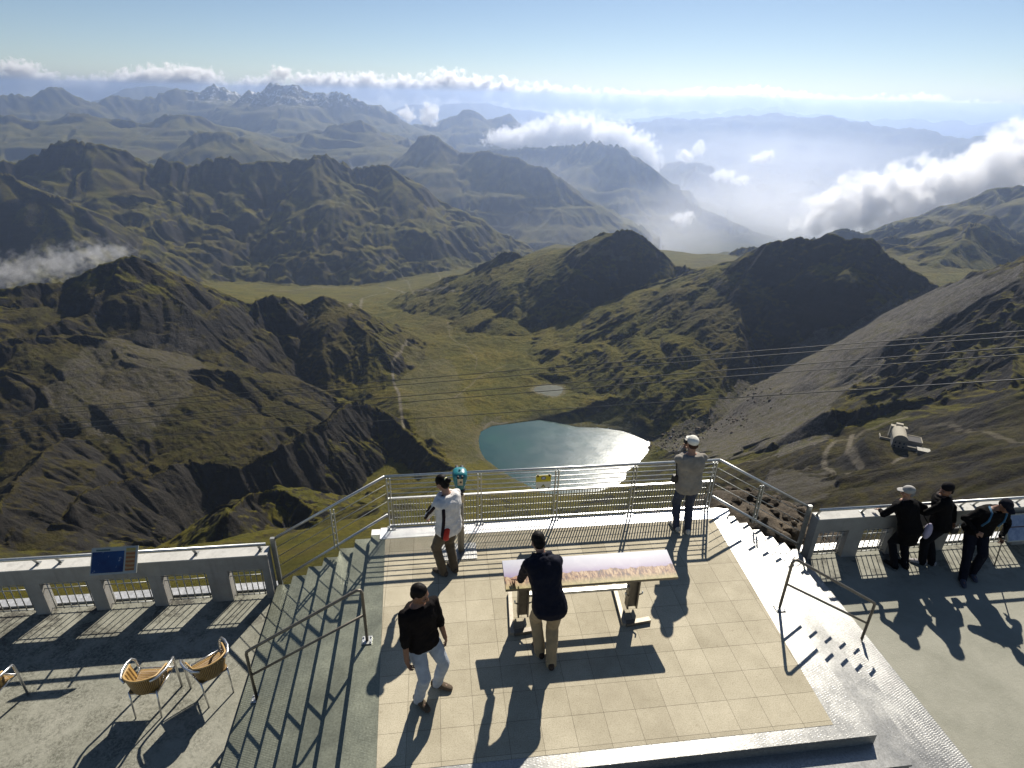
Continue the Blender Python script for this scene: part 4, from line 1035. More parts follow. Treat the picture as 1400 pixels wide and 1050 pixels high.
ch1 = copy_tree(ch0); ch1['label'] = 'wicker chair with aluminium arms nearest the left steps, turned at an angle'; ch1.location = (-3.27, 6.20, TZ0); ch1.rotation_euler = (0, 0, R(38)); ch1.scale = ch2_s
ch2 = copy_tree(ch0); ch2['label'] = 'wicker chair cut off by the left edge of the photo, only one arm showing'; ch2.location = (-6.05, 6.18, TZ0); ch2.rotation_euler = (0, 0, R(-8))
# ------------------------------------------------------------------ people
def V3(*a): return Vector(a)
class BM(MB):
    def ellip(s, c, r, axes=None, n=14, m=10):
        ax = axes or (V3(1,0,0), V3(0,1,0), V3(0,0,1)); c = Vector(c); vs = [c-ax[2]*r[2]]
        for i in range(1, m):
            t = math.pi*i/m-math.pi/2
            for k in range(n):
                a = 2*math.pi*k/n
                vs.append(c+ax[0]*(r[0]*math.cos(t)*math.cos(a))+ax[1]*(r[1]*math.cos(t)*math.sin(a))+ax[2]*(r[2]*math.sin(t)))
        vs.append(c+ax[2]*r[2]); fs = []
        for k in range(n): fs.append((0, 1+(k+1) % n, 1+k)); fs.append((len(vs)-1, 1+(m-2)*n+k, 1+(m-2)*n+(k+1) % n))
        for i in range(m-2):
            for k in range(n): fs.append((1+i*n+k, 1+i*n+(k+1) % n, 1+(i+1)*n+(k+1) % n, 1+(i+1)*n+k))
        return s.add(vs, fs, True)
    def limb(s, pts, rads, n=12):
        """tapered chain with round joints"""
        pts = [Vector(p) for p in pts]
        s.tube(pts, 0, n, rads=rads)
        for p, r in zip(pts, rads): s.ellip(p, (r, r, r), n=10, m=8)
        return s
    def loft(s, rings, n=20):
        """rings: (centre, lateral axis, depth axis, half width, half depth)"""
        vs = []; fs = []
        for c, a, d, w, t in rings:
            for k in range(n):
                th = 2*math.pi*k/n; cc, ss = math.cos(th), math.sin(th)
                vs.append(Vector(c)+a*(w*math.copysign(abs(cc)**.85, cc))+d*(t*math.copysign(abs(ss)**.85, ss)))
        for i in range(len(rings)-1):
            for k in range(n): fs.append((i*n+k, i*n+(k+1) % n, (i+1)*n+(k+1) % n, (i+1)*n+k))
        fs.append(tuple(range(n-1, -1, -1))); fs.append(tuple(range((len(rings)-1)*n, len(rings)*n)))
        return s.add(vs, fs, True)
FOLD = bpy.data.textures.new('cloth_folds', 'CLOUDS'); FOLD.noise_scale = .11; FOLD.noise_depth = 2
def solid(mb, name, mat, parent, voxel=.011, fold=0., smooth=3):
    o = mb.build(name, mat, parent)
    m = o.modifiers.new('union', 'REMESH'); m.mode = 'VOXEL'; m.voxel_size = voxel; m.use_smooth_shade = True
    if smooth:
        m = o.modifiers.new('soften', 'SMOOTH'); m.factor = .5; m.iterations = smooth
    if fold:
        m = o.modifiers.new('folds', 'DISPLACE'); m.texture = FOLD; m.strength = fold; m.mid_level = .5
    return o
def ik(a, b, l1, l2, pole):
    a, b = Vector(a), Vector(b); d = b-a; L = min(d.length, (l1+l2)*.999); u = d.normalized(); b = a+u*L
    x = (l1*l1-l2*l2+L*L)/(2*L); h = math.sqrt(max(0, l1*l1-x*x)); p = Vector(pole); p = (p-u*p.dot(u)).normalized()
    return a+u*x+p*h, b
SKIN = simple('skin', (.36, .19, .12), .5, 0, .12, 60); SKIN_D = simple('tanned_skin', (.20, .095, .055), .5, 0, .12, 60)
def cloth(name, col, rough=.85, var=.18, bmp=.35):
    m, n, l, b = newmat(name); tc = n.new('ShaderNodeTexCoord')
    f = noise(n, l, tc.outputs['Object'], 9, 5, .6); f2 = noise(n, l, tc.outputs['Object'], 240, 2, .6)
    l.new(ramp(n, l, f, [(.3, tuple(c*(1-var) for c in col)), (.7, tuple(min(1, c*(1+var)) for c in col))]), b.inputs['Base Color'])
    dark = max(col) < .03
    b.inputs['Roughness'].default_value = rough; b.inputs['Specular IOR Level'].default_value = .08 if dark else .25
    b.inputs['Sheen Weight'].default_value = 0 if dark else .1
    l.new(bump(n, l, f2, bmp, .003, bump(n, l, f, .5, .03)), b.inputs['Normal']); return m
HAIR_K = cloth('black_hair', (.012, .010, .009), .55, .5); HAIR_G = cloth('grey_cap', (.34, .33, .31), .8, .3)

def hand(mb, wrist, fwd, palm, side, curl=.5, spread=.10, s=1.):
    """palm box, four unequal bent fingers and a thumb leaving the side of the palm; side = +1 thumb along fwd x palm"""
    f = Vector(fwd).normalized(); p = Vector(palm); p = (p-f*p.dot(f)).normalized(); l_ = f.cross(p)*side
    w = Vector(wrist)
    c = w+f*.048*s
    mb.ellip(c, (.040*s, .052*s, .017*s), (l_, f, p)); mb.limb([w-f*.02, w+f*.03*s], [.026*s, .027*s], 10)
    for k, (ln, off) in enumerate(((.070, .032), (.080, .011), (.074, -.011), (.058, -.031))):
        b0 = w+f*.088*s+l_*off*s
        d = (f+l_*(off*spread*28)).normalized()
        a1 = curl*.7; a2 = curl*1.5
        d1 = d*math.cos(a1)+p*math.sin(a1); d2 = d*math.cos(a2)+p*math.sin(a2)
        m_ = b0+d1*ln*.5*s; e = m_+d2*ln*.5*s
        mb.limb([b0-f*.015, m_, e], [.0095*s, .0088*s, .0072*s], 8)
    t0 = w+f*.025*s+l_*.030*s
    d = (f*.65+l_*.8+p*.25*curl).normalized(); m_ = t0+d*.038*s; e = m_+(f*.9+l_*.35+p*.4*curl).normalized()*.030*s
    mb.limb([t0, m_, e], [.0125*s, .011*s, .0085*s], 8)

class Person:
    def __init__(s, label, base, pelvis, chest, head, pyaw, cyaw, hyaw, hpitch, hands, feet, scale=1., tan=False, broad=1.):
        """all points in metres from the base point; yaw 0 looks to +Y, positive turns left; hands: [left, right] dicts"""
        s.t = thing('person', label, 'person', base); s.k = scale
        fw = lambda y: V3(-math.sin(y), math.cos(y), 0)
        rt = lambda y: V3(math.cos(y), math.sin(y), 0)
        s.P, s.C, s.H = Vector(pelvis), Vector(chest), Vector(head); s.pr, s.cr = rt(R(pyaw)), rt(R(cyaw))
        up = (s.C-s.P).normalized(); s.up = up
        s.pf = fw(R(pyaw)); s.cf = s.cr.cross(up)*-1; s.cf = up.cross(s.cr)
        s.pd = s.pf
        k = scale; s.broad = broad
        s.sh = [s.C-s.cr*.175*k*broad+up*.0, s.C+s.cr*.175*k*broad]
        s.hip = [s.P-s.pr*.09*k-V3(0,0,.03), s.P+s.pr*.09*k-V3(0,0,.03)]
        s.elb, s.wr = [], []; s.hd = hands
        for i in (0, 1):
            e, w = ik(s.sh[i], hands[i]['at'], .29*k, .26*k, hands[i].get('pole', (0, -.3, -1))); s.elb.append(e); s.wr.append(w)
        s.knee, s.ank, s.toe = [], [], []
        for i in (0, 1):
            f = feet[i]; a = V3(f[0], f[1], f[3] if len(f) > 3 else .085*k); kn, an = ik(s.hip[i], a, .425*k, .42*k, fw(R(f[2]))*1+V3(0,0,.05))
            s.knee.append(kn); s.ank.append(an); s.toe.append(fw(R(f[2])))
        hf = fw(R(hyaw)); hr = rt(R(hyaw)); cp, sp_ = math.cos(R(hpitch)), math.sin(R(hpitch))
        s.hf = hf*cp-V3(0,0,1)*sp_; s.hu = V3(0,0,1)*cp+hf*sp_; s.hr = hr
        s.skin = SKIN_D if tan else SKIN
        s.feet = feet
    def rings(s, zs, grow=0.):
        """trunk rings between pelvis (0) and chest (1)"""
        out = []; k = s.k; b = s.broad
        tab = [(-.22,.135,.105),(-.1,.168,.118),(0,.170,.120),(.3,.148,.105),(.5,.145,.105),(.75,.168,.118),(.95,.178,.112),(1.06,.165,.092),(1.13,.105,.075),(1.2,.062,.062)]
        for t in zs:
            w = np.interp(t, [q[0] for q in tab], [q[1] for q in tab]); d = np.interp(t, [q[0] for q in tab], [q[2] for q in tab])
            u = min(max(t, 0), 1); a = (s.pr*(1-u)+s.cr*u).normalized(); ax = (s.C-s.P)
            dirn = V3(0,0,1)*(1-u)+s.up*u; dp = dirn.cross(a).normalized()
            c = s.P+ax*t if t >= 0 else s.P+V3(0,0,1)*(t*ax.length)
            c = c - dp*0.0
            out.append((c, a, dp, (w*b+grow)*k, (d+grow)*k))
        return out
    def body(s):
        mb = BM(); k = s.k
        mb.loft(s.rings([-.15, 0, .3, .5, .75, .95, 1.06, 1.13, 1.2], -.012))
        nk = s.C+s.up*.05*k
        hc = s.H
        mb.limb([nk, nk*.5+(hc-s.hu*.07*k-s.hf*.015)*.5, hc-s.hu*.05*k-s.hf*.01], [.062*k, .055*k, .056*k])
        ax = (s.hr, s.hf, s.hu)
        mb.ellip(hc+s.hu*.025*k-s.hf*.008*k, (.076*k, .095*k, .095*k), ax, 18, 14)
        mb.ellip(hc-s.hu*.035*k+s.hf*.025*k, (.060*k, .068*k, .082*k), ax, 16, 12)
        mb.ellip(hc-s.hu*.100*k+s.hf*.058*k, (.026*k, .024*k, .022*k), ax)
        mb.limb([hc+s.hu*.005*k+s.hf*.086*k, hc-s.hu*.035*k+s.hf*.108*k], [.010*k, .016*k], 8)
        mb.ellip(hc+s.hu*.022*k+s.hf*.080*k, (.050*k, .016*k, .012*k), ax)
        mb.ellip(hc-s.hu*.068*k+s.hf*.088*k, (.024*k, .012*k, .010*k), ax)
        for q in (-1, 1):
            mb.ellip(hc+s.hr*q*.077*k-s.hu*.012*k-s.hf*.005*k, (.010*k, .020*k, .032*k), ax)
            mb.ellip(hc+s.hr*q*.034*k-s.hu*.028*k+s.hf*.074*k, (.024*k, .020*k, .018*k), ax)
        for i in (0, 1):
            mb.limb([s.sh[i], s.elb[i], s.wr[i]], [.050*k, .041*k, .028*k])
            h = s.hd[i]
            fwd = h.get('dir') or (s.wr[i]-s.elb[i])
            hand(mb, s.wr[i], fwd, h.get('palm', s.pr*(1 if i == 0 else -1)), h.get('thumb', 1 if i == 0 else -1)*(1), h.get('curl', .6), s=1.0*k)
            mb.limb([s.hip[i], s.knee[i], s.ank[i]], [.078*k, .052*k, .040*k])
            mb.limb([s.ank[i]-V3(0,0,.03), s.ank[i]-V3(0,0,.045)+s.toe[i]*.12*k], [.036*k, .028*k])
        o = solid(mb, 'body', s.skin, s.t, .0062, 0, 2)
        for q in (-1, 1):
            BM().ellip(hc+s.hr*q*.033*k+s.hu*.002*k+s.hf*.086*k, (.011*k, .006*k, .006*k), ax).build('eye', M_BLACK, s.t)
        return o
    def top(s, name, mat, hem=-.12, collar=1.14, sleeve=1., grow=.018, fold=.02, hood=False, cuff=.044):
        mb = BM(); k = s.k
        zs = [hem, hem*.5+.0, .0, .3, .5, .75, .95, 1.05, 1.11, collar]
        zs = sorted(set(round(z, 3) for z in zs if z >= hem-.001))
        mb.loft(s.rings(zs, grow))
        for i in (0, 1):
            e, w = s.elb[i], s.wr[i]
            if sleeve >= 1: mb.limb([s.sh[i]-s.up*.01, s.elb[i], w+(e-w).normalized()*.01], [.074*k, .058*k, cuff*k])
            elif sleeve > .5: mb.limb([s.sh[i]-s.up*.01, e, e+(w-e)*(sleeve-.5)*2], [.074*k, .058*k, .054*k])
            else: mb.limb([s.sh[i]-s.up*.01, s.sh[i]+(e-s.sh[i])*sleeve*2], [.076*k, .068*k])
        if hood:
            c = s.C+s.up*.08*k-s.cf*.07*k
            for a in np.linspace(-1.35, 1.35, 7):
                q = c+s.cr*(math.sin(a)*.095*k)+s.cf*((1-math.cos(a))*.10*k)
                mb.ellip(q, (.040*k, .036*k, .050*k))
        return solid(mb, name, mat, s.t, .011, fold)
    def trousers(s, mat, loose=.014, fold=.016, top=.14):
        mb = BM(); k = s.k; mb.loft(s.rings([-.2, -.1, 0, top], .006))
        for i in (0, 1):
            a = s.ank[i]
            mb.limb([s.hip[i], s.knee[i]*.35+s.hip[i]*.65, s.knee[i], a*.5+s.knee[i]*.5, a-V3(0,0,.035*k)], [(.098+loose*.3)*k, (.084+loose*.6)*k, (.058+loose)*k, (.052+loose)*k, (.046+loose)*k])
        return solid(mb, 'trousers', mat, s.t, .011, fold)
    def shoes(s, mat):
        k = s.k
        for i in (0, 1):
            a, t = s.ank[i], s.toe[i]; r = V3(t.y, -t.x, 0); z0 = a.z-.085*k
            b = V3(a.x, a.y, z0)
            mb = BM()
            mb.loft([(b-t*.075*k+V3(0,0,.045*k), r, V3(0,0,1), .030*k, .040*k), (b-t*.05*k+V3(0,0,.052*k), r, V3(0,0,1), .040*k, .050*k), (b+t*.03*k+V3(0,0,.050*k), r, V3(0,0,1), .044*k, .048*k), (b+t*.11*k+V3(0,0,.036*k), r, V3(0,0,1), .047*k, .034*k), (b+t*.175*k+V3(0,0,.028*k), r, V3(0,0,1), .040*k, .026*k), (b+t*.20*k+V3(0,0,.024*k), r, V3(0,0,1), .022*k, .018*k)], 14)
            solid(mb, 'shoe', mat, s.t, .009, 0, 2)
    def hair(s, mat, longer=0., bun=False, name='hair', under=False):
        mb = BM(); k = s.k; ax = (s.hr, s.hf, s.hu); h = s.H
        if not under: mb.ellip(h+s.hu*.040*k-s.hf*.018*k, (.083*k, .098*k, .092*k), ax, 18, 14)
        mb.ellip(h-s.hu*.012*k-s.hf*.045*k, (.076*k, .062*k, (.080+longer)*k), ax, 16, 12)
        if bun: mb.ellip(h+s.hu*.01*k-s.hf*.135*k, (.045*k, .042*k, .045*k), ax)
        return solid(mb, name, mat, s.t, .008, .008, 1)
    def cap(s, mat, brim=True, name='cap', back=False, soft=0.):
        mb = BM(); k = s.k; ax = (s.hr, s.hf, s.hu); h = s.H
        mb.ellip(h+s.hu*(.052+soft)*k-s.hf*.008*k, (.088*k, .106*k, (.082+soft)*k), ax, 18, 14)
        if brim:
            f = -1 if back else 1
            rr = []
            for t, w in ((.07, .080), (.11, .080), (.15, .068), (.18, .040)):
                rr.append((h+s.hf*(t*f*k)+s.hu*(.045-.10*(t-.07))*k, s.hr, s.hu, w*k, .009*k))
            mb.loft(rr, 14)
        return solid(mb, name, mat, s.t, .008, 0, 1)
    def tubepart(s, name, pts, r, mat): return BM().limb(pts, [r]*len(pts), 8).build(name, mat, s.t)

# 1 -- white sports jacket, looking down over the railing
p = Person('person in a white jacket with dark stripes and red hem, standing beside the telescope', (.05, 6.99, 0),
  (0, .0, .90), (-.01, .03, 1.365), (-.075, .10, 1.575), 40, 42, 55, 32,
  [dict(at=(-.30, .20, .93), pole=(-.9, -.6, -.1), palm=(1, .2, 0), curl=.9), dict(at=(-.08, .33, .95), pole=(.9, .2, -.2), palm=(-1, 0, 0), curl=.9)],
  [(-.10, -.02, 52), (.07, .05, 30)], .985)
p.body(); WJ = cloth('white_jacket', (.66, .64, .62)); p.top('jacket', WJ, -.20, 1.17, 1., .045, .03, cuff=.05)
p.trousers(cloth('olive_brown_trousers', (.085, .065, .042)), .020); p.shoes(cloth('dark_shoes', (.05, .04, .03)))
p.hair(HAIR_K, .01, True); BM().ellip(p.H-p.hf*.105+p.hu*.045, (.034, .020, .020), (p.hr, p.hf, p.hu)).build('hair_band', cloth('pale_band', (.60, .60, .36)), p.t)
DK = cloth('dark_trim', (.025, .018, .022)); RD = cloth('red_trim', (.42, .03, .02))
def arm_strip(p, i, ang, t0, t1, w, mat, name, n=9, off=.072):
    """band lying on a sleeve from shoulder (0) over the elbow (1) to the wrist (2)"""
    pts = []
    for q in np.linspace(t0, t1, n):
        a, b, r0, r1 = (p.sh[i], p.elb[i], off+.008, off-.008) if q <= 1 else (p.elb[i], p.wr[i], off-.008, off-.022)
        u = q if q <= 1 else q-1
        d = (b-a).normalized(); x = d.cross(V3(0, 0, 1)).normalized() if abs(d.z) < .95 else d.cross(p.cf).normalized(); y = x.cross(d)
        pts.append(a+(b-a)*u+(x*math.cos(ang)+y*math.sin(ang))*(r0+(r1-r0)*u))
    return BM().limb(pts, [w]*n, 8).build(name, mat, p.t)
arm_strip(p, 0, 3.5, .12, 1.9, .022, DK, 'stripe'); arm_strip(p, 0, 2.7, .35, 1.2, .013, DK, 'stripe'); arm_strip(p, 1, -.3, .1, 1.6, .018, DK, 'stripe')
# trunk trims
def trunk_strip(p, ang, z0, z1, w, mat, name, grow=.036, n=9, swing=0.):
    pts = []
    for t in np.linspace(z0, z1, n):
        c, a, d, ww, dd = p.rings([t], grow)[0]; th = ang+swing*(t-z0)
        pts.append(Vector(c)+a*(ww*math.copysign(abs(math.cos(th))**.85, math.cos(th)))+d*(dd*math.copysign(abs(math.sin(th))**.85, math.sin(th))))
    return BM().limb(pts, [w]*n, 8).build(name, mat, p.t)
trunk_strip(p, math.pi*1.14, -.16, .85, .024, DK, 'stripe', .044, swing=.25); trunk_strip(p, math.pi*1.22, -.20, .10, .050, RD, 'red_panel', .020, swing=.6)
BM().tube([p.C+p.up*.060+p.cr*(.085*math.cos(a))-p.cf*(.080*math.sin(a)+.0) for a in np.linspace(-.2, math.pi+.2, 12)], .022, 8).build('collar', DK, p.t)

# 2 -- bending over the table
bx, by = 1.235, 5.30
p = Person('person in a navy hooded jacket and khaki trousers leaning over the panorama table', (bx, by, 0),
  (.005, .06, .90), (-.06, .32, 1.36), (-.10, .47, 1.545), 0, 4, 8, 42,
  [dict(at=(-.29, .57, .85), pole=(-.5, -.45, -.6), dir=(-.45, .6, -.35), palm=(0, -.2, -1), thumb=-1, curl=.18), dict(at=(.17, .66, .84), pole=(1, -.4, .0), dir=(-.35, .7, -.3), palm=(0, -.2, -1), thumb=1, curl=.25)],
  [(-.075, .10, 14), (.035, -.08, -4)], 1.03)
p.body(); NV = cloth('navy_jacket', (.010, .011, .020), .7); p.top('jacket', NV, -.20, 1.15, 1., .046, .028, True, cuff=.05)
p.trousers(cloth('khaki_trousers', (.30, .225, .13)), .022, .022); p.shoes(cloth('dark_brown_shoes', (.035, .022, .016))); p.hair(HAIR_K)

# 3 -- at the rail with a camera to the face
p = Person('person in a white cap, grey jumper and jeans at the front railing, seen from behind', (3.925, 7.62, 0),
  (-.02, -.005, .945), (-.05, .01, 1.43), (-.04, .06, 1.665), 2, 0, -4, 2,
  [dict(at=(-.10, .21, 1.47), pole=(-.12, -.35, -1), dir=(.4, .5, .6), palm=(.7, -.3, 0), thumb=1, curl=1.), dict(at=(.02, .21, 1.47), pole=(.12, -.35, -1), dir=(-.4, .5, .6), palm=(-.7, -.3, 0), thumb=-1, curl=1.)],
  [(-.085, .03, 8), (.075, -.06, -10)], 1.02, broad=1.12)
p.body(); p.top('jumper', cloth('grey_jumper', (.235, .215, .185)), -.26, 1.15, 1., .034, .03); p.trousers(cloth('blue_jeans', (.030, .040, .070)), .012, .016)
p.shoes(cloth('white_trainers', (.50, .48, .43))); p.hair(cloth('brown_hair', (.05, .022, .012)), -.02, under=True); p.cap(cloth('white_cap', (.72, .70, .62)))
p.tubepart('shoulder_strap', [p.C+p.cr*.02+p.up*.06-p.cf*.05, p.C-p.cr*.17-p.cf*.02+p.up*.05, p.C-p.cr*.235-p.up*.10, p.P-p.pr*.235+V3(0,0,.18)], .009, M_BLACK)
BM().box((-.315, -.04, 1.00), (-.21, .04, 1.13)).build('camera_bag', M_BLACK, p.t, .015)
BM().box((-.10, .19, 1.57), (.02, .27, 1.64)).build('camera', M_BLACK, p.t, .01)

# 4 -- walking across the tiles
p = Person('person in a black shirt and pale jeans walking across the tiles at the lower left', (-.29, 4.98, 0),
  (0, 0, .915), (-.03, .02, 1.385), (-.01, .025, 1.585), -152, -150, -112, 18,
  [dict(at=(.245, .10, .83), pole=(.2, .8, 0), dir=(.25, -.1, -1), palm=(-1, 0, 0), curl=.7), dict(at=(-.18, -.22, .80), pole=(-.5, .7, 0), dir=(.18, -.1, -1), palm=(1, 0, 0), curl=.8)],
  [(.13, .10, -112), (-.09, -.09, -140)], 1., tan=True)
p.body(); p.top('shirt', cloth('black_shirt', (.010, .008, .008)), -.10, 1.12, .62, .022, .035); p.trousers(cloth('pale_jeans', (.30, .34, .40)), .016, .022)
p.shoes(cloth('brown_shoes', (.085, .062, .040))); p.hair(HAIR_K, -.02)

# 5 -- dark coat and grey cap, leaning on the right parapet
p = Person('person in a long dark coat and grey cap leaning over the right parapet', (8.17, 7.50, TZ0),
  (-.02, .06, .86), (-.14, .22, 1.28), (-.13, .25, 1.50), 8, 12, 62, 8,
  [dict(at=(-.40, .40, 1.02), pole=(-.8, -.5, -.3), dir=(-.2, .8, 0), palm=(0, 0, -1), curl=.5), dict(at=(.20, .42, 1.03), pole=(.9, -.4, -.2), dir=(-.5, .6, 0), palm=(0, 0, -1), curl=.5)],
  [(-.10, .02, 20), (.10, .0, 0)], .96, broad=1.1)
BLK = cloth('black_coat', (.006, .0055, .006)); p.body(); p.top('coat', BLK, -.62, 1.15, 1., .050, .03); p.trousers(cloth('black_trousers', (.009, .009, .012)), .02); p.shoes(cloth('black_shoes', (.012, .011, .011)))
p.hair(cloth('grey_hair', (.20, .19, .18)), .0, under=True); p.cap(HAIR_G)
BM().ellip((.30, .02, .80), (.075, .06, .17)).build('handbag', cloth('lilac_bag', (.36, .33, .44)), p.t)
p.tubepart('bag_strap', [(.27, .02, .95), p.C+p.cr*.18+p.up*.04-p.cf*.05], .008, BLK)

# 6 -- dark clothes, beanie, camera in hand
p = Person('person in dark clothes and black beanie between two others at the right parapet', (8.72, 7.56, TZ0),
  (.02, .02, .925), (-.06, .10, 1.38), (-.07, .07, 1.595), 60, 50, 84, 8,
  [dict(at=(-.32, .26, 1.03), pole=(-.6, -.6, -.3), dir=(-.6, .5, 0), palm=(0, 0, -1), curl=.5), dict(at=(.23, -.02, .95), pole=(.8, -.5, 0), dir=(.1, .1, -1), palm=(-1, 0, 0), curl=1.)],
  [(-.07, .0, 60), (.10, -.03, 35)], 1.0, tan=True, broad=1.08)
p.body(); p.top('jacket', BLK, -.20, 1.15, 1., .045, .03); p.trousers(cloth('black_trousers2', (.010, .010, .012)), .022)
p.shoes(cloth('grey_trainers', (.34, .32, .32))); p.hair(HAIR_K, .0, under=True); p.cap(cloth('black_beanie', (.012, .011, .012)), False, 'beanie', soft=.006)
BM().box((.21, -.08, .72), (.34, .04, .84)).build('camera_bag', M_BLACK, p.t, .02)
p.tubepart('bag_strap', [(.27, -.02, .84), p.C+p.cr*.18+p.up*.05], .008, M_BLACK)
p.tubepart('scarf', [p.C+p.up*.09+p.cr*(.075*math.cos(a))-p.cf*(.07*math.sin(a)) for a in np.linspace(0, 2*math.pi, 10)], .022, cloth('dark_scarf', (.03, .018, .016)))

# 7 -- black jacket, half sitting against the parapet, a stick in one hand
p = Person('person in black with blue shoulder straps, leaning back on the right parapet with a stick', (9.18, 7.20, TZ0),
  (.17, .24, .86), (.25, .17, 1.28), (.31, .07, 1.47), 168, 172, 176, 26,
  [dict(at=(.42, .0, .86), pole=(.9, .3, -.2), dir=(.2, -.3, -.8), palm=(-1, 0, 0), thumb=1, curl=1.2), dict(at=(-.10, .02, .98), pole=(-.9, .4, -.2), dir=(.6, -.4, -.2), palm=(0, .6, -.3), curl=.9)],
  [(.16, .0, 160), (-.13, -.12, 150)], 1.02, tan=True, broad=1.12)
p.body(); p.top('jacket', BLK, -.20, 1.16, 1., .045, .03); p.trousers(cloth('dark_navy_trousers', (.010, .011, .018)), .022); p.shoes(cloth('blue_grey_trainers', (.05, .055, .08)))
p.hair(HAIR_K, -.02, under=True); p.cap(cloth('navy_cap', (.014, .015, .022)))
BLU = cloth('blue_strap', (.03, .11, .20))
for q in (-1, 1):
    p.tubepart('backpack_strap', [p.C+p.cr*q*.11+p.up*.085-p.cf*.02, p.C+p.cr*q*.125+p.up*.055+p.cf*.11, p.C+p.cr*q*.13-p.up*.08+p.cf*.165, p.C+p.cr*q*.14-p.up*.22+p.cf*.14], .017, BLU)
w_ = p.wr[0]+(p.hd[0]['dir'][0]*.09*1.1*V3(1,0,0)+V3(0, -.03, -.07))
stick = thing('walking_stick', 'thin walking stick held by the man leaning back on the right parapet', 'walking stick', (9.98, 7.38, TZ0))
sb = Vector((9.98, 7.38, TZ0)); top = Vector((9.18, 7.20, TZ0))+Vector(w_)
d = (top-sb)
sm = BM().tube([(0, 0, 0), tuple(d*1.10)], .011, 8).build('shaft', M_POST, stick)
BM().ellip(d*1.10, (.03, .03, .022)).build('grip', M_BLACK, stick)
BM().ellip((0, 0, .012), (.014, .014, .012)).build('ferrule', M_BLACK, stick)
# ------------------------------------------------------------------ hotel on the shoulder below
hb = HB
if hb is not None:
    vx = Vector((hb[0], hb[1], 0)).normalized(); az_ = math.atan2(vx.x, vx.y)
    CREAM = mat_conc('cream_render', (.46, .42, .33)); SLATE = mat_conc('dark_roofing', (.10, .095, .09)); STONE = mat_conc('grey_stone_wall', (.30, .275, .23)); PALE = mat_conc('pale_flat_roof', (.50, .48, .42))
    GLASS = simple('dark_window', (.02, .022, .025), .2)
    hz_ = HZ
    hb = hb-np.array([math.sin(az_), math.cos(az_), 0])*8
    ho = thing('mountain_hotel', 'old stone hotel with a cream barrel-vaulted block and flat-roofed wings on the grassy shoulder', 'building', (hb[0], hb[1], hz_), -az_+R(12))
    def part(name, mat, *boxes, par=None):
        q = MB()
        for a, c in boxes: q.box(a, c)
        return q.build(name, mat, par or ho)
    mw = part('main_block', STONE, ((-6, 0, -3), (6, 20, 8)))
    v = MB(); N = 14; vs = []; 
    for y in (-.3, 20.3):
        for k in range(N+1):
            t = math.pi*k/N; vs.append((-6.3*math.cos(t), y, 8.01+5.6*math.sin(t)))
    fs = [(k, k+1, N+2+k, N+1+k) for k in range(N)]+[tuple(range(N+1)), tuple(range(2*N+1, N, -1))]+[(0, N+1, 2*N+1, N)]
    v.add(vs, [f[::-1] for f in fs]).build('vault_roof', CREAM, ho)
    for x in (-3.6, 0, 3.6):
        for z in (.5, 4.2): part('window', GLASS, ((x-.7, -.12, z), (x+.7, .05, z+1.8)), par=mw)
    part('rear_block', CREAM, ((-7, 20.4, -3), (7, 25, 12)), ((-3, 22, 12), (3, 25.5, 14.5)))
    part('wing', STONE, ((6.02, 6, -3), (19, 18, 6.4)))
    part('wing_roof', SLATE, ((6.05, 6.4, 6.42), (18.6, 17.6, 6.7)))
    part('wing_coping', CREAM, ((6.05, 17.6, 6.42), (19.2, 18.3, 7.2)), ((18.6, 5.8, 6.42), (19.2, 17.6, 7.2)))
    part('annexe', STONE, ((15, -4, -3), (25, 3, 3.4)))
    part('annexe_roof', PALE, ((14.6, -4.4, 3.42), (25.4, 3.4, 3.9)))
    part('gallery', STONE, ((6.02, 1, -3), (14.9, 5.9, 2.6))); part('gallery_roof', CREAM, ((6.02, .8, 2.62), (14.5, 3.2, 3.1)))
    part('yard_wall', CREAM, ((-15, 12, -3), (-6.02, 12.6, 2.2)), ((-15, 12.6, -3), (-14.4, 20, 2.2)))

# ------------------------------------------------------------------ cable-car cables
CAB = simple('steel_cable', (.10, .10, .10), .45, .6)
cl_ = [('highest of the thin cables crossing the view above the lake', (106,556,95), (920,489,70), (1500,446,56)),
 ('second highest cable, lower line of the upper pair across the view', (106,563,95), (920,496,70), (1500,453,56)),
 ('third cable from the top, upper line of the middle pair across the view', (110,578,92), (920,512,66), (1500,467,52)),
 ('fourth cable from the top, lower line of the middle pair across the view', (110,585,92), (920,521,66), (1500,477,52)),
 ('lowest single thin cable sagging just above the lake', (330,588,88), (800,557,66), (1500,512,50))]
for lab, a, b_, c in cl_:
    A_, B_, C_ = W(*a), W(*b_), W(*c)
    def at_(t):        # parabola through three surveyed points, extended past both ends
        return A_*((t-.5)*(t-1)/.5)+B_*(t*(t-1)/-.25)+C_*(t*(t-.5)/.5)
    p0 = at_(-.35)
    o = MB().tube([tuple(at_(t)-p0) for t in np.linspace(-.35, 1.25, 40)], .042, 6).build('cable', CAB); o.location = p0
    tag(o, lab, 'cable', 'cable-car cables')

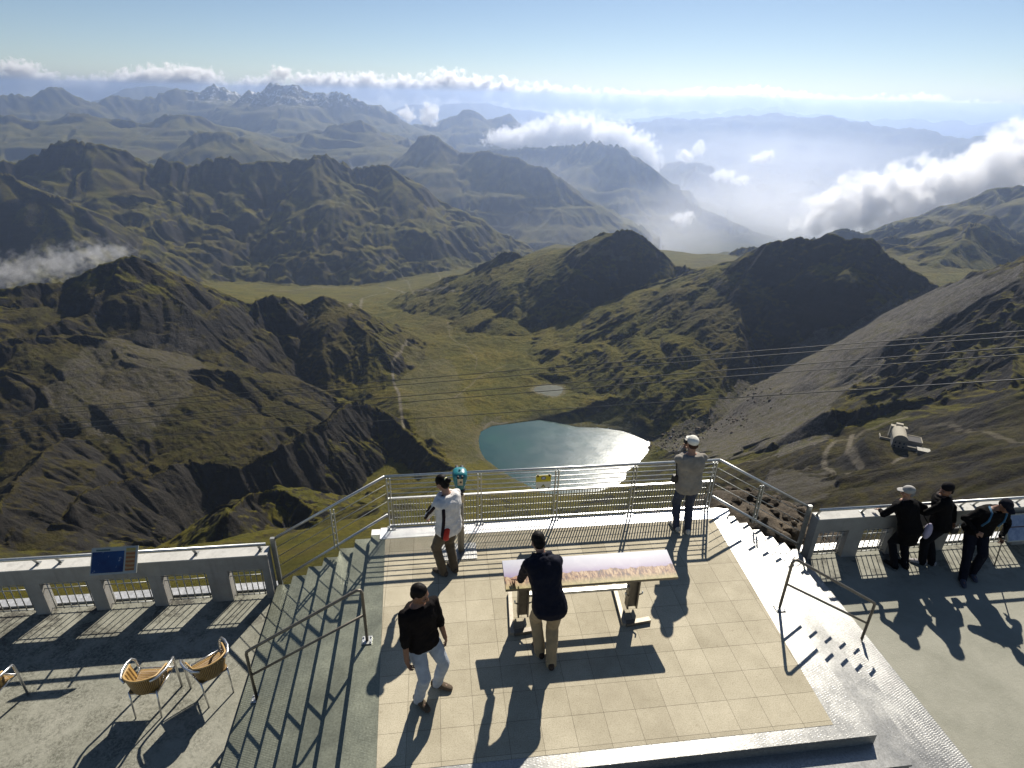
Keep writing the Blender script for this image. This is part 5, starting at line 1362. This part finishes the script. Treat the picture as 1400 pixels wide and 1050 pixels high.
# ------------------------------------------------------------------ rubble heap beside the right-hand steps, boulders at the lake
def rock_mesh(mb, c, r, rnd):
    n = 9; m = 6; c = Vector(c); pts = []
    sx, sy, sz = (rnd.uniform(.7, 1.3)*r for _ in range(3)); sz *= .75; rot = Matrix.Rotation(rnd.uniform(0, 6.28), 3, 'Z') @ Matrix.Rotation(rnd.uniform(-.5, .5), 3, 'X')
    bm_ = bmesh.new(); bmesh.ops.create_icosphere(bm_, subdivisions=2, radius=1)
    cuts = [(Vector((rnd.gauss(0, 1), rnd.gauss(0, 1), rnd.gauss(0, 1))).normalized(), rnd.uniform(.55, .85)) for _ in range(7)]
    vs = []
    for v in bm_.verts:
        p = v.co.copy()
        for nn, d in cuts:
            q = p.dot(nn)
            if q > d: p -= nn*(q-d)
        vs.append(c+rot @ Vector((p.x*sx, p.y*sy, p.z*sz)))
    fs = [tuple(v.index for v in f.verts) for f in bm_.faces]; bm_.free()
    mb.add(vs, fs)
m, n, l, b = newmat('rubble_rock'); tc = n.new('ShaderNodeNewGeometry'); f = noise(n, l, tc.outputs['Position'], 2.6, 8, .7); f2 = noise(n, l, tc.outputs['Position'], 14, 6, .75)
c_ = ramp(n, l, f, [(.3, (.022, .016, .010)), (.5, (.065, .048, .030)), (.7, (.15, .115, .075))])
l.new(mix(n, l, vramp(n, l, f2, .52, .72, 0, .6), c_, (.21, .18, .13)), b.inputs['Base Color']); b.inputs['Roughness'].default_value = .95
l.new(bump(n, l, f2, .9, .06), b.inputs['Normal']); M_RUB = m
rnd = random.Random(21)
mb = MB(); NX, NY = 70, 60; vs = []
for i in range(NX+1):
    for j in range(NY+1):
        x = 4.9+6.6*i/NX; y = 8.3+6*j/NY
        d = math.hypot((x-6.3)/1.5, (y-9.2)/1.25)
        z = -.95-1.05*max(0, d-.45)**1.15-(.55*max(0, 5.5-x))
        z += .22*float(fbm(np.array([x*1.]), np.array([y*1.]), 1.3, 4, 5)[0])
        vs.append((x, y, z))
fs = [(i*(NY+1)+j, (i+1)*(NY+1)+j, (i+1)*(NY+1)+j+1, i*(NY+1)+j+1) for i in range(NX) for j in range(NY)]
mb.add(vs, fs, True)
for k in range(900):
    i, j = rnd.randint(0, NX), rnd.randint(0, NY); q = vs[i*(NY+1)+j]
    rock_mesh(mb, (q[0], q[1], q[2]+.0), rnd.choice((.03, .04, .05, .06, .08, .10, .14)), rnd)
tag(mb.build('rubble', M_RUB), kind='stuff')
mb = MB()
for k in range(260):
    px_, py_ = rnd.choice(((905, 606), (930, 596), (960, 588), (1000, 575), (1040, 545))); px_ += rnd.gauss(0, 16); py_ += rnd.gauss(0, 9)
    q = hit(px_, py_, 700, 1500)
    if q is None or q[2] < LAKE_Z+.3: continue
    rock_mesh(mb, (q[0], q[1], q[2]+.3), rnd.choice((.8, 1.1, 1.6, 2.4, 3.4)), rnd)
if mb.v: tag(mb.build('rocks', M_RUB), kind='stuff')

# ------------------------------------------------------------------ clouds: soft volumes
def cloud(label, group, ell, dens, g=.55, amp=1.1, nscale=1., seed=0, thr=.0, gain=3.):
    ell = [(c, tuple(q*1.4 for q in r)) for c, r in ell]; amp *= 2.0; nscale *= 1.5; thr += .34; gain *= 1.5
    """ell: (centre, (rx, ry, rz)) in metres"""
    c0 = sum((Vector(c) for c, r in ell), Vector())/len(ell)
    mb = BM()
    for c, r in ell: mb.ellip(Vector(c)-c0, r, n=20, m=12)
    o = mb.build('cloud', None); o.location = c0; o.data.materials.clear()
    rmin = min(min(r) for c, r in ell)
    if len(ell) > 1:
        md = o.modifiers.new('union', 'REMESH'); md.mode = 'VOXEL'; md.voxel_size = rmin*.22
    m = bpy.data.materials.new('cloud'); m.use_nodes = True; n, l = m.node_tree.nodes, m.node_tree.links; n.remove(n['Principled BSDF'])
    tc = n.new('ShaderNodeTexCoord'); P_ = tc.outputs['Object']; acc = None
    for c, r in ell:
        c = Vector(c)-c0
        a = n.new('ShaderNodeVectorMath'); a.operation = 'SUBTRACT'; l.new(P_, a.inputs[0]); a.inputs[1].default_value = c
        d = n.new('ShaderNodeVectorMath'); d.operation = 'DIVIDE'; l.new(a.outputs[0], d.inputs[0]); d.inputs[1].default_value = r
        e = n.new('ShaderNodeVectorMath'); e.operation = 'LENGTH'; l.new(d.outputs[0], e.inputs[0])
        f = mth(n, l, 'SUBTRACT', 1, e.outputs['Value'])
        acc = f if acc is None else mth(n, l, 'MAXIMUM', acc, f)
    ad = n.new('ShaderNodeVectorMath'); ad.operation = 'ADD'; l.new(P_, ad.inputs[0]); ad.inputs[1].default_value = (seed*1731., seed*917., 0)
    ns = noise(n, l, ad.outputs[0], nscale/rmin, 8, .6)
    v = mth(n, l, 'ADD', acc, mth(n, l, 'MULTIPLY', mth(n, l, 'SUBTRACT', ns, .5), amp))
    v = mth(n, l, 'MULTIPLY', mth(n, l, 'SUBTRACT', v, thr), gain, True)
    edge = mth(n, l, 'MULTIPLY', acc, 8, True)
    v = mth(n, l, 'MULTIPLY', mth(n, l, 'MULTIPLY', v, edge), dens)
    pv_ = n.new('ShaderNodeVolumePrincipled'); pv_.inputs['Color'].default_value = (.98, .98, .985, 1); pv_.inputs['Anisotropy'].default_value = g
    l.new(v, pv_.inputs['Density']); l.new(pv_.outputs[0], n['Material Output'].inputs['Volume'])
    m.cycles.volume_step_rate = .3
    o.data.materials.append(m)
    return tag(o, label, 'cloud', group)
def lump(px_, py_, D, rx, ry, dep=.8):
    c = W(px_, py_, D); s = np.linalg.norm(c)/CAM_F
    return (tuple(c), (rx*s, max(rx*dep, ry)*s, ry*s))
GRP = 'clouds along the far horizon'
FAR = 50500
def bank(pts, D): return [lump(q[0], q[1]+1-min(9, .022*max(0, q[0]-350)), D, q[2], q[3]*(.85 if q[0] < 480 else 1.1), .5) for q in pts]
hz_cl = [
 ('puffy white cloud bank at the far left of the horizon', [(28,100,24,14),(55,108,22,10),(75,116,26,9),(0,112,24,12)]),
 ('long white cloud bank on the horizon behind the left peaks', [(125,122,30,14),(165,118,28,16),(205,112,34,18),(250,108,32,16),(280,108,22,14)]),
 ('small upright cloud puff above the highest peak', [(385,100,13,9),(372,112,14,10)]),
 ('white cloud bank on the horizon right of the highest peak', [(345,120,22,13),(425,115,26,13),(460,118,30,14),(500,122,30,14)]),
 ('low cloud bank over the middle of the horizon', [(560,126,34,14),(610,124,32,16),(650,130,34,14),(690,134,30,14),(735,140,34,13)]),
 ('thin bright cloud line right of the middle of the horizon', [(790,146,40,12),(850,147,44,11),(910,148,44,11),(970,147,42,12),(1030,145,44,12)]),
 ('bright cloud line on the right part of the horizon', [(1090,150,40,10),(1150,155,40,10),(1205,158,40,12),(1260,158,34,12)]),
 ('cloud line at the far right end of the horizon', [(1310,162,40,10),(1370,166,44,10),(1430,170,46,11)]),
]
for i, (lab, pts) in enumerate(hz_cl):
    cloud(lab, GRP, bank(pts, FAR), .0045, seed=i, nscale=1.3, amp=1.3, thr=.0)
cloud('bright cumulus bank resting on the hazy ridge beyond the middle peak', None, [lump(700,190,12500,34,13), lump(740,186,12500,34,18), lump(790,182,12600,38,22), lump(760,176,12600,22,18), lump(835,190,12400,34,20), lump(868,205,12200,28,20), lump(890,222,12000,16,12)], .010, seed=11, nscale=1.3, amp=1.2)
cloud('large white cloud bank filling the valley at the right edge', None, [lump(1120,296,6300,32,24), lump(1155,286,6300,42,27), lump(1205,272,6200,50,28), lump(1262,262,6100,54,28), lump(1320,250,6000,56,30), lump(1375,232,5900,52,30), lump(1430,218,5900,56,34), lump(1250,296,6300,70,24), lump(1340,284,6200,60,26)], .014, seed=12, nscale=1.0, amp=1.4, gain=2.6)
SM = 'small cloud puffs drifting over the valleys'
for i, (lab, q, D) in enumerate((
  ('tiny round cloud puff left of a taller puff, over the far left ridges', [(556,156,11,9)], 11500),
  ('tall small cloud puff beside a tiny round one, over the far ridges', [(588,156,12,13),(582,162,12,8)], 11500),
  ('small cloud puff right of the cumulus bank, two lumps', [(938,212,11,9),(956,204,9,9)], 10500),
  ('thin slanting cloud puff over the blue haze on the right', [(1040,217,15,6),(1050,211,9,6)], 10500),
  ('small cloud puff hanging on the ridge above the hazy valley', [(990,240,16,7),(1012,247,14,7)], 10800),
  ('small cloud puff low over the hazy slope behind the middle peak', [(932,300,14,9),(942,294,9,6)], 7600))):
    cloud(lab, SM, [lump(a, b2, D, c2*.95, d2*.95) for a, b2, c2, d2 in q], .014, seed=20+i, nscale=.9, amp=1.6)
cloud('thin wisp of cloud on the dark slope at the left edge', None, [lump(36,262,3900,22,9), lump(55,274,3900,34,10), lump(85,283,3900,22,6)], .006, seed=31, nscale=1.2, amp=1.7, thr=.25, gain=1.2)
cloud('torn white cloud behind the near left summit', None, [lump(20,372,3250,50,17), lump(80,360,3200,48,17), lump(130,347,3150,40,14), lump(160,345,3100,22,10)], .008, seed=32, nscale=1.0, amp=1.7, thr=.14, gain=1.4)
for lab, ell, dn in (
  ('pale mist lying in the deep valley right of the middle', [lump(960,300,8200,110,40,.9), lump(1040,285,8400,90,44,.9), lump(900,330,6300,80,34,.9), lump(1085,300,7400,60,44,.9)], 1.1e-3),
  ('veil of mist below the blue ridges on the right', [lump(930,215,13000,90,24,.8), lump(1040,215,13500,120,26,.8), lump(1150,235,12500,120,34,.8), lump(980,260,10500,100,30,.8)], 4.5e-4),
  ('thin mist in the valley behind the middle peak', [lump(760,320,5600,90,26,.8), lump(840,335,5400,70,24,.8), lump(700,250,8300,110,26,.8)], 4.0e-4)):
    mo = cloud(lab, None, ell, dn, g=.65, seed=41, nscale=.6, amp=.45, thr=-.30, gain=.55)
    mo.name = 'mist'; del mo['category']; del mo['label']; mo['kind'] = 'stuff'
for o in list(SC.objects): 
    if o.type == 'MESH' and o.name.startswith('cloud'): o.data.name = 'cloud'
